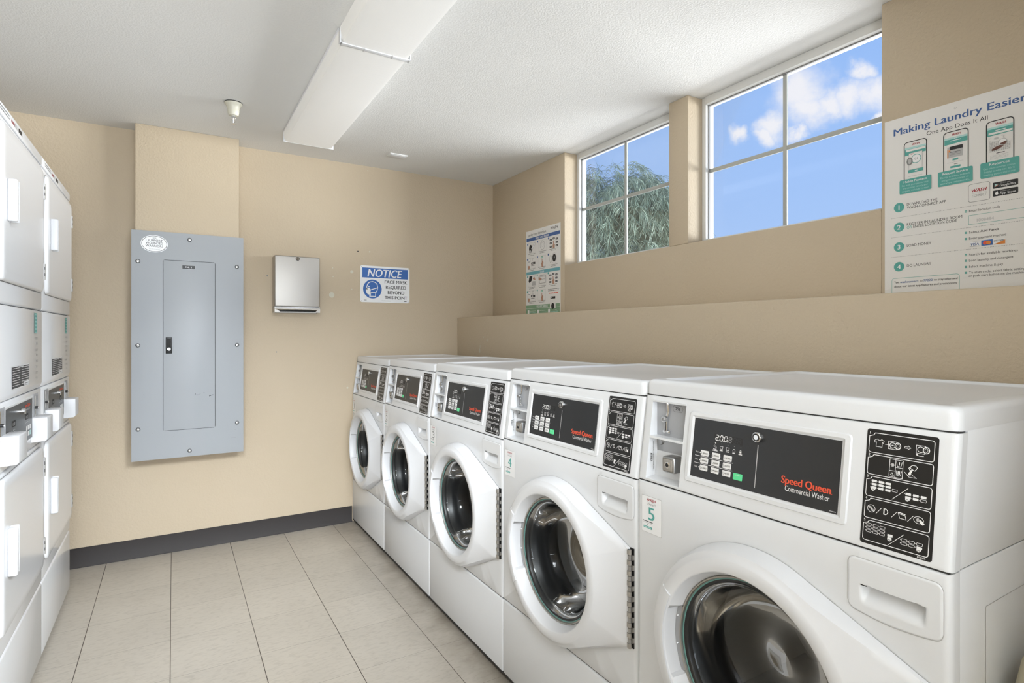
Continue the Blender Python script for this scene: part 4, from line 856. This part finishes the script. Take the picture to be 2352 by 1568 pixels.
    def fo(ins, dy):
        def g_(a, ro):
            r = max(ro - ins, .20); x = CX + ro * math.cos(a); return (r, yf(x) + dy if ro > .2545 or True else y)
        return g_
    def flat(r_):
        def g_(a, ro):
            k = hsel(a); rr = r_
            return (rr, -.052)
        return g_
    b = MB()
    b.rings([ringd(fi(.187, -.004)), ringd(fi(.190, -.016)), ringd(fi(.201, -.048)), ringd(lambda a, ro: (.2025 if not hsel(a) else .204, -.0505)), ringd(flat(.205)), ringd(lambda a, ro: (.2285, -.0515)), ringd(lambda a, ro: (.2315, -.0495)),
             ringd(lambda a, ro: (max(ro - .020, .2335), min(yf(CX + ro * math.cos(a)) + .004, -.018))), ringd(lambda a, ro: (ro - .010, yf(CX + ro * math.cos(a)) + .0085)), ringd(lambda a, ro: (ro - .004, yf(CX + ro * math.cos(a)) * .62 + .004)), ringd(lambda a, ro: (ro - .0015, -.010)), ringd(lambda a, ro: (ro, -.0015))], M['white2'])
    dr = b.build('door', e, sharp=33)
    b = MB(); ga = [math.radians(161 + i * 45 / 14) for i in range(15)]
    P_ = lambda r, y: [(CX + r * math.cos(a), y, CZ + r * math.sin(a)) for a in ga]
    b.rings([P_(.189, -.014), P_(.2018, -.014)], M['cplate'], closed=False)
    for dz in (-.03, .035): b.lathe([(0, -.0165), (.002, -.016), (.003, -.014)], (CX - .1955, 0, CZ + dz), M['chrome'], 'y', 12)
    ob = b.build('door_handle', dr)
    # raised grip block around the handle
    b = MB(); ga = [math.radians(152 + i * 64 / 20) for i in range(21)]
    def P2(r, y, taper=0): return [(CX + r * math.cos(a), y, CZ + r * math.sin(a)) for a in ga]
    b.rings([P2(.2040, -.046), P2(.2048, -.0548), P2(.2125, -.0562), P2(.2350, -.0500), P2(.2510, -.022), P2(.2550, -.002)], M['white2'], closed=False)
    for k in (0, 20):
        a = ga[k]; b.poly([(CX + r * math.cos(a), y, CZ + r * math.sin(a)) for r, y in [(.2040, -.046), (.2048, -.0548), (.2125, -.0562), (.2350, -.0500), (.2510, -.022), (.2550, -.002)]], M['white2'])
    b.build('door_grip', dr)
    b = MB(); b.lathe([(.1885, -.001), (.1885, -.014), (.187, -.017), (.1845, -.016), (.1838, -.011), (.1825, -.011)], (CX, 0, CZ), M['steel'], 'y', 96); b.build('door_ring', dr)
    b = MB(); b.lathe([(.1828, -.012), (.181, -.0125), (.1795, -.010)], (CX, 0, CZ), M['rim'], 'y', 96); b.lathe([(.1795, -.010), (.176, -.0095), (.1725, -.006), (.171, .006)], (CX, 0, CZ), M['rubber'], 'y', 96)
    b.lathe([(.1725, -.010), (.166, -.006), (.160, .010), (.155, .045), (.142, .080), (.118, .103), (.085, .112), (.045, .113), (0, .108)], (CX, 0, CZ), M['bowl'], 'y', 96); b.build('door_glass', dr, sharp=80)
    b = MB(); n_ = 19; h0, h1 = .441, .700
    for k in range(n_):
        za, zb_ = h0 + (h1 - h0) * k / n_, h0 + (h1 - h0) * (k + .93) / n_
        b.lathe([(0, za), (.0052, za), (.0052, zb_), (0, zb_)], (.6745, -.010, 0), M['dsteel'] if k % 2 else M['steel'], 'z', 12)
        if k % 2: b.box(.6745, .682, -.0065, -.001, za, zb_, M['steel'])
        else: b.box(.6675, .6745, -.0135, -.008, za, zb_, M['steel'])
    b.box(.668, .681, -.003, .0005, h0 - .002, h1 + .002, M['black']); b.build('hinge', dr)
    # gasket and drum
    b = MB(); b.lathe([(.192, .008), (.184, .006), (.178, .012), (.176, .030), (.168, .040), (.172, .052), (.166, .062), (.168, .110), (.178, .125)], (CX, 0, CZ), M['rubber'], 'y', 72); b.build('door_seal', e, sharp=70)
    b = MB(); b.lathe([(.172, .118), (.18, .126), (.215, .130), (.238, .136), (.243, .150)], (CX, 0, CZ), M['rubber'], 'y', 72); b.lathe([(.243, .150), (.243, .46)], (CX, 0, CZ), M['drum'], 'y', 72)
    b.lathe([(.243, .46), (.235, .475), (.20, .482)], (CX, 0, CZ), M['drum'], 'y', 72); b.lathe([(.20, .482), (.12, .478), (.11, .470), (.0, .470)], (CX, 0, CZ), M['drumback'], 'y', 72)
    for k in range(3):
        a = PI / 2 + .5 + k * 2 * PI / 3; rs_ = []
        for y, hh in ((.155, .008), (.18, .05), (.42, .05), (.45, .008)):
            rs_.append([(CX + (.242 - d) * math.cos(a + w), y, CZ + (.242 - d) * math.sin(a + w)) for w, d in ((-.22, 0), (-.12, hh * .55), (0, hh), (.12, hh * .55), (.22, 0))])
        b.rings(rs_, M['drum'], closed=False, cap0=True, cap1=True)
    b.build('drum', e, sharp=60)
    # detergent drawer as a height field with a scooped grip
    b = MB(); DX0, DX1, DZ0, DZ1 = .534, .680, .770, .8665; r_ = .012; nx, nz = 60, 60
    def zlim(x):
        lo, hi = DZ0 + .006, DZ1; e0, e1 = x - DX0, DX1 - x
        m_ = min(e0, e1); k = math.sqrt(max(0, r_ ** 2 - (r_ - m_) ** 2)) if m_ < r_ else r_
        hi -= r_ - k; lo += r_ - k; sag = .008 * math.sin(PI * (x - DX0) / (DX1 - DX0)); lo -= sag
        return lo, hi
    hx0, hx1, hz0, hz1 = .555, .657, .785, .822
    def dep(x, z):
        ex = min((x - hx0) / .008, (hx1 - x) / .008, 1); 
        if ex <= 0: return 0
        ex = ex * ex * (3 - 2 * ex)
        if z > hz1 or z < hz0: return 0
        t_ = (z - hz0) / (hz1 - hz0); k = min(1, (hz1 - z) / .002)
        return ex * .026 * (t_ * t_ * (3 - 2 * t_)) * k
    xs = [DX0 + (DX1 - DX0) * (i / nx) for i in range(nx + 1)]; vs = []
    for x in xs:
        lo, hi = zlim(x); 
        for j in range(nz + 1):
            z = lo + (hi - lo) * j / nz; edge = min(x - DX0, DX1 - x, z - lo, hi - z); yy = -.0022 + (.0022 - .0022 * min(1, edge / .002)) + dep(x, z)
            vs.append((x, yy, z))
    fs = [[i * (nz + 1) + j, (i + 1) * (nz + 1) + j, (i + 1) * (nz + 1) + j + 1, i * (nz + 1) + j + 1] for i in range(nx) for j in range(nz)]
    b.add(vs, fs, M['white'])
    cv = Canvas(b, (0, -.0001, 0), (1, 0, 0), (0, 0, 1), .0003)
    loop = [(x, zlim(x)[1] + .0006) for x in xs] + [(x, zlim(x)[0] - .0006) for x in reversed(xs)]; loop = [(min(max(u, DX0 + .0001), DX1 - .0001) + (-.0006 if u == DX0 else .0006 if u == DX1 else 0), v) for u, v in loop]
    cv.stroke(loop, .0011, 'lgrey', 1, True); b.box(.5565, .566, -.0024, .002, .8205, .8222, M['black'])  # black bar paints the shadow line under the grip's upper edge
    b.build('detergent_drawer', e, sharp=60)
    for (x, y) in ((.05, .06), (WW - .05, .06), (.05, .62), (WW - .05, .62)):
        b = MB(); b.lathe([(0, 0), (.020, 0), (.022, .004), (.016, .010), (.008, .012), (.008, .022)], (x, y, 0), M['rubber'], 'z', 18); b.build('foot', e)
    return e
def number_sticker(e, n):
    b = MB(); cv = Canvas(b, (.017, -.0001, .7555), (1, 0, 0), (0, 0, 1), .0003, .001)
    cv.rrect(0, 69, 0, 93, 3, 'lgrey', 1); cv.rrect(.8, 68.2, .8, 92.2, 2.6, 'sign', 2)
    wash_logo(cv, 34, 81, 9.5, 'crimson', 3, width=31); cv.rect(18, 49, 77.8, 78.3, 'lgrey', 3); cv.text('CONNECT', 34, 71, 6.5, 'grey', 3, 'C', width=30)
    cv.text(str(n), 34, 34, 46, 'teal' if n > 3 else 'grey', 3, 'C', width={1: 9}.get(n, 22), bold=.02)
    cv.rect(4, 39, 27.6, 29.4, 'ink', 3); cv.rect(7, 36, 24, 25, 'lgrey', 3); cv.disc(21, 19.5, 1.4, 'grey', 3, n=8)
    cv.poly([(7, 11), (33, 11), (33, 9.2), (38, 13.5), (33, 18), (33, 16.2), (7, 16.2)], 'teal', 3); cv.rect(9, 33, 12.4, 14.8, 'tealp', 4)
    o = b.build('number_sticker', e); o['label'] = 'white sticker numbered %d' % n
def copy_tree(o, parent=None):
    c = o.copy(); COL.objects.link(c)
    if parent: c.parent = parent
    for ch in list(o.children): copy_tree(ch, c)
    return c
XF = 1.034
seams = [(3.818, 3.152, .974), (3.150, 2.486, .979), (2.484, 1.794, .985), (1.792, 1.095, .994), (1.093, .402, 1.0)]
labs = ['washing machine numbered 1, farthest one, against the back wall', 'second washing machine from the back wall, numbered 2', 'middle washing machine of the row of five, numbered 3',
        'washing machine with teal number 4 sticker, beside the nearest one', 'nearest washing machine with teal number 5 sticker and bare side']
first = make_washer(); ws = [first] + [copy_tree(first) for _ in range(4)]
for i, (e, (ya, yb_, sz)) in enumerate(zip(ws, seams)):
    e.location = (XF, ya, 0); e.scale = ((ya - yb_) / WW, 1, sz); e['label'] = labs[i]
    number_sticker(e, i + 1)

# ------------------------------------------------------------------ stacked dryers
DW = .683
def make_dryer():
    e = empty('stacked_dryer', (0, 0, 0), 'x', 'stacked dryer', PI / 2, 'stacked dryers along the left wall')
    b = MB(); b.box(0, DW, .02, .70, .02, 1.94, M['dryer'], .003); b.box(.003, DW - .003, .012, .05, .025, 1.9, M['gap']); b.build('cabinet', e)
    b = MB(); b.prism([(.0, 1.9085), (.0, 1.940), (.006, 1.952), (.016, 1.957), (.70, 1.957), (.70, 1.9085)], 0, DW, 'x', M['dryer'], .004)
    cv = Canvas(b, (0, .0, 0), (1, 0, 0), (0, 0, 1), .0004); cv.rect(.30, .35, 1.919, 1.932, 'ink', 1); cv.lines(.06, .18, 1.930, 2, .009, .004, 'grey', 1); wash_logo(cv, .225, 1.920, .014, 'crimson', 1, width=.045); cv.rect(.245, .285, 1.919, 1.932, 'lgrey', 1); b.build('top_trim', e)
    def front(name, z0, z1, y=0, bev=.008):
        b = MB(); b.box(0, DW, y, .03, z0, z1, M['dryer'], bev, 3); return b
    def door(name, z0, z1, hz0, hz1, hinges, zf0, zf1):
        b = front('', zf0, zf1); cvf = Canvas(b, (0, 0, 0), (1, 0, 0), (0, 0, 1), .0003)
        b.build('front_frame', e)
        b = MB(); cvf = Canvas(b, (0, 0, 0), (1, 0, 0), (0, 0, 1)); x0, x1 = .042, .650
        def rg(i, d): return [(u, d, v) for u, v in cvf.rpts(x0 + i, x1 - i, z0 + i, z1 - i, .022, 5)]
        b.rings([rg(-.003, -.0004), rg(0, -.0006)], M['grey']); b.rings([rg(.0, -.0004), rg(.001, -.006), rg(.004, -.010), rg(.009, -.012), rg(.03, -.0125)], M['dryer'], cap1=True)
        d = b.build(name, e, sharp=60)
        b = MB(); b.box(.088, .104, -.036, -.012, hz0, hz1, M['white2'], .005, 3); b.box(.104, .132, -.020, -.012, hz0 + .006, hz1 - .006, M['white2'], .003); b.box(.122, .132, -.034, -.012, hz0, hz1, M['white2'], .004, 3)
        b.build('door_pull', d)
        for (a0, a1) in hinges:
            b = MB(); b.box(.642, .664, -.0135, -.0, a0, a1, M['white2'], .0015); b.tube([(.655, -.0125, a0), (.655, -.0125, a1)], .0028, M['steel'], 10)
            for k in (.22, .62): b.box(.646, .654, -.0142, -.0130, a0 + (a1 - a0) * k, a0 + (a1 - a0) * (k + .18), M['gap'])
            b.build('hinge', d)
    door('upper_door', 1.417, 1.884, 1.595, 1.722, [(1.774, 1.833), (1.467, 1.527)], 1.350, 1.9055)
    # middle panel whose lower edge is folded in
    b = MB(); b.prism([(.0, 1.0745), (0, 1.343), (.003, 1.3475), (.03, 1.3475), (.03, 1.0535), (.007, 1.0545)], 0, DW, 'x', M['dryer'], .004)
    md = b.build('middle_panel', e)
    b = MB(); cv = Canvas(b, (0, -.0002, 0), (1, 0, 0), (0, 0, 1), .0004); cv.rect(.203, .455, 1.083, 1.157, 'sign', 1); cv.rect(.206, .452, 1.086, 1.154, 'ink', 2)
    for k in range(8): cv.lines(.214, .315, 1.148 - k * .0078, 1, 1, .0022, 'wht', 3); cv.lines(.335, .444, 1.148 - k * .0078, 1, 1, .0022, 'wht', 3)
    cv.rect(.37, .45, 1.087, 1.100, 'sign', 4); cv.lines(.38, .445, 1.092, 1, 1, .002, 'ink', 5); cv.lines(.30, .36, 1.1505, 1, 1, .003, 'wht', 4)
    o = b.build('data_plate', md); o['label'] = 'black instruction plate with white print'
    b = MB(); cv = Canvas(b, (0, -.0002, 0), (1, 0, 0), (0, 0, 1), .0004); cv.rect(.540, .590, 1.262, 1.336, 'teal', 1); 
    for k in range(5): cv.rline(.545, .585, 1.266 + k * .0135, 1.276 + k * .0135, .001, .002, 'tealp', 2)
    for k in range(8):
        z = 1.245 - k * .021; cv.rect(.552, .564, z - .004, z + .004, 'lgrey', 1)
        if k % 2: cv.disc(.585, z, .006, 'ink' if k < 4 else 'grey', 1, n=10)
        else: cv.lines(.570, .602, z, 2, .005, .0022, 'grey', 1)
    b.build('side_sticker', md)
    # console
    b = MB(); b.box(0, DW, .003, .03, .848, 1.0525, M['dryer'], .003); b.rings([[(x, y, z) for x, z in ((.130, .884), (.520, .884), (.520, 1.036), (.130, 1.036))] for y in (.0032, .001)] + [[(x, .001, z) for x, z in ((.138, .890), (.512, .890), (.512, 1.030), (.138, 1.030))]], M['dryer'])
    cn = b.build('control_console', e)
    b = MB(); cv = Canvas(b, (0, .0006, 0), (1, 0, 0), (0, 0, 1), .0004); cv.rect(.138, .512, .890, 1.030, 'dark', 0); cv.text('Speed Queen', .395, 1.008, .016, 'red', 1, width=.08, bold=.04); cv.text('Commercial Dryer', .40, .996, .010, 'wht', 1, width=.075)
    for u in (.215, .40): cv.rect(u, u + .045, .965, .985, 'gap', 1); cv.text('0.00', u + .006, .969, .014, 'lgrey', 2, width=.03)
    for r in range(2):
        for c in range(3): cv.rrect(.41 + c * .028, .432 + c * .028, .905 + r * .021, .921 + r * .021, .002, 'wht' if (c, r) != (2, 0) else 'tealp', 1); cv.rrect(.17 + c * .028, .192 + c * .028, .905 + r * .021, .921 + r * .021, .002, 'wht', 1)
    for k in range(4): cv.disc(.19 + k * .02, .955, .002, 'wht', 1, n=8); cv.disc(.40 + k * .02, .955, .002, 'wht', 1, n=8); cv.rect(.186 + k * .02, .194 + k * .02, .946, .950, 'lgrey', 1)
    dsp = b.build('control_display', cn)
    b = MB(); b.lathe([(.0095, .001), (.0095, -.012), (.008, -.014), (0, -.014)], (.325, 0, 1.003), M['chrome'], 'y', 24); b.build('key_lock', cn)
    for x0 in (.045, .535):
        b = MB(); b.box(x0, x0 + .085, .0012, .004, .948, 1.040, M['cplate']); b.tube([(x0 + .03, .001, 1.032), (x0 + .03, .001, .958)], .0020, M['chrome'], 8); b.tube([(x0 + .03, .001, .990), (x0 + .03, -.007, .990)], .0055, M['black'], 14); b.tube([(x0 + .03, -.007, .990), (x0 + .03, -.0095, .990)], .0035, M['chrome'], 12); b.box(x0 + .004, x0 + .082, -.003, .003, .945, .948, M['white2'], .001); cv = Canvas(b, (x0 + .06, .0010, 1.022), (1, 0, 0), (0, 0, 1), .0004); cv.ring(0, 0, .009, .001, 'grey', 1, n=18); cv.text('25¢', 0, -.003, .008, 'grey', 1, 'C'); b.build('coin_slide', cn)
    for x0 in (.073, .512):
        b = MB(); x1 = x0 + .108; z0, z1, d = .872, .957, -.042
        b.prism([(d + .006, z0), (.012, z0 - .004), (.012, z1), (d + .002, z1), (d, z1 - .003), (d, z0 + .006)], x0, x1, 'x', M['white2'], .002)
        cv = Canvas(b, (x1, 0, 0), (0, 1, 0), (0, 0, 1)); b.build('coin_box_cover', e)
    door('lower_door', .373, .832, .538, .682, [(.718, .788), (.421, .482)], .307, .8455)
    b = MB(); b.box(0, DW, 0, .03, .021, .3035, M['dryer'], .007, 3); b.build('kick_panel', e)
    for (x, y) in ((.05, .06), (DW - .05, .06), (.05, .64), (DW - .05, .64)):
        b = MB(); b.lathe([(0, 0), (.020, 0), (.022, .004), (.016, .010), (.008, .012), (.008, .022)], (x, y, 0), M['rubber'], 'z', 18); b.build('foot', e)
    return e
XD = -.434
d1 = make_dryer(); d2 = copy_tree(d1)
d1.location = (XD, 2.802, 0); d1['label'] = 'stacked white dryer at left, farther one next to bare back wall'
d2.location = (XD, 2.116, 0); d2['label'] = 'stacked white dryer at left, nearer one cut by picture edge'

# ------------------------------------------------------------------ waste bin beside the nearest washer
b = MB(); b.lathe([(0, 0), (.11, 0), (.12, .01), (.140, .58), (.146, .60), (.146, .62), (.138, .66), (.10, .70), (.05, .72), (0, .724)], (0, 0, 0), M['beige'], 'z', 48)
o = b.build('waste_bin'); o.location = (1.25, .24, 0); o.scale = (1, 1, 1.08); tag(o, 'beige waste bin with domed lid beside the nearest washer', 'bin')
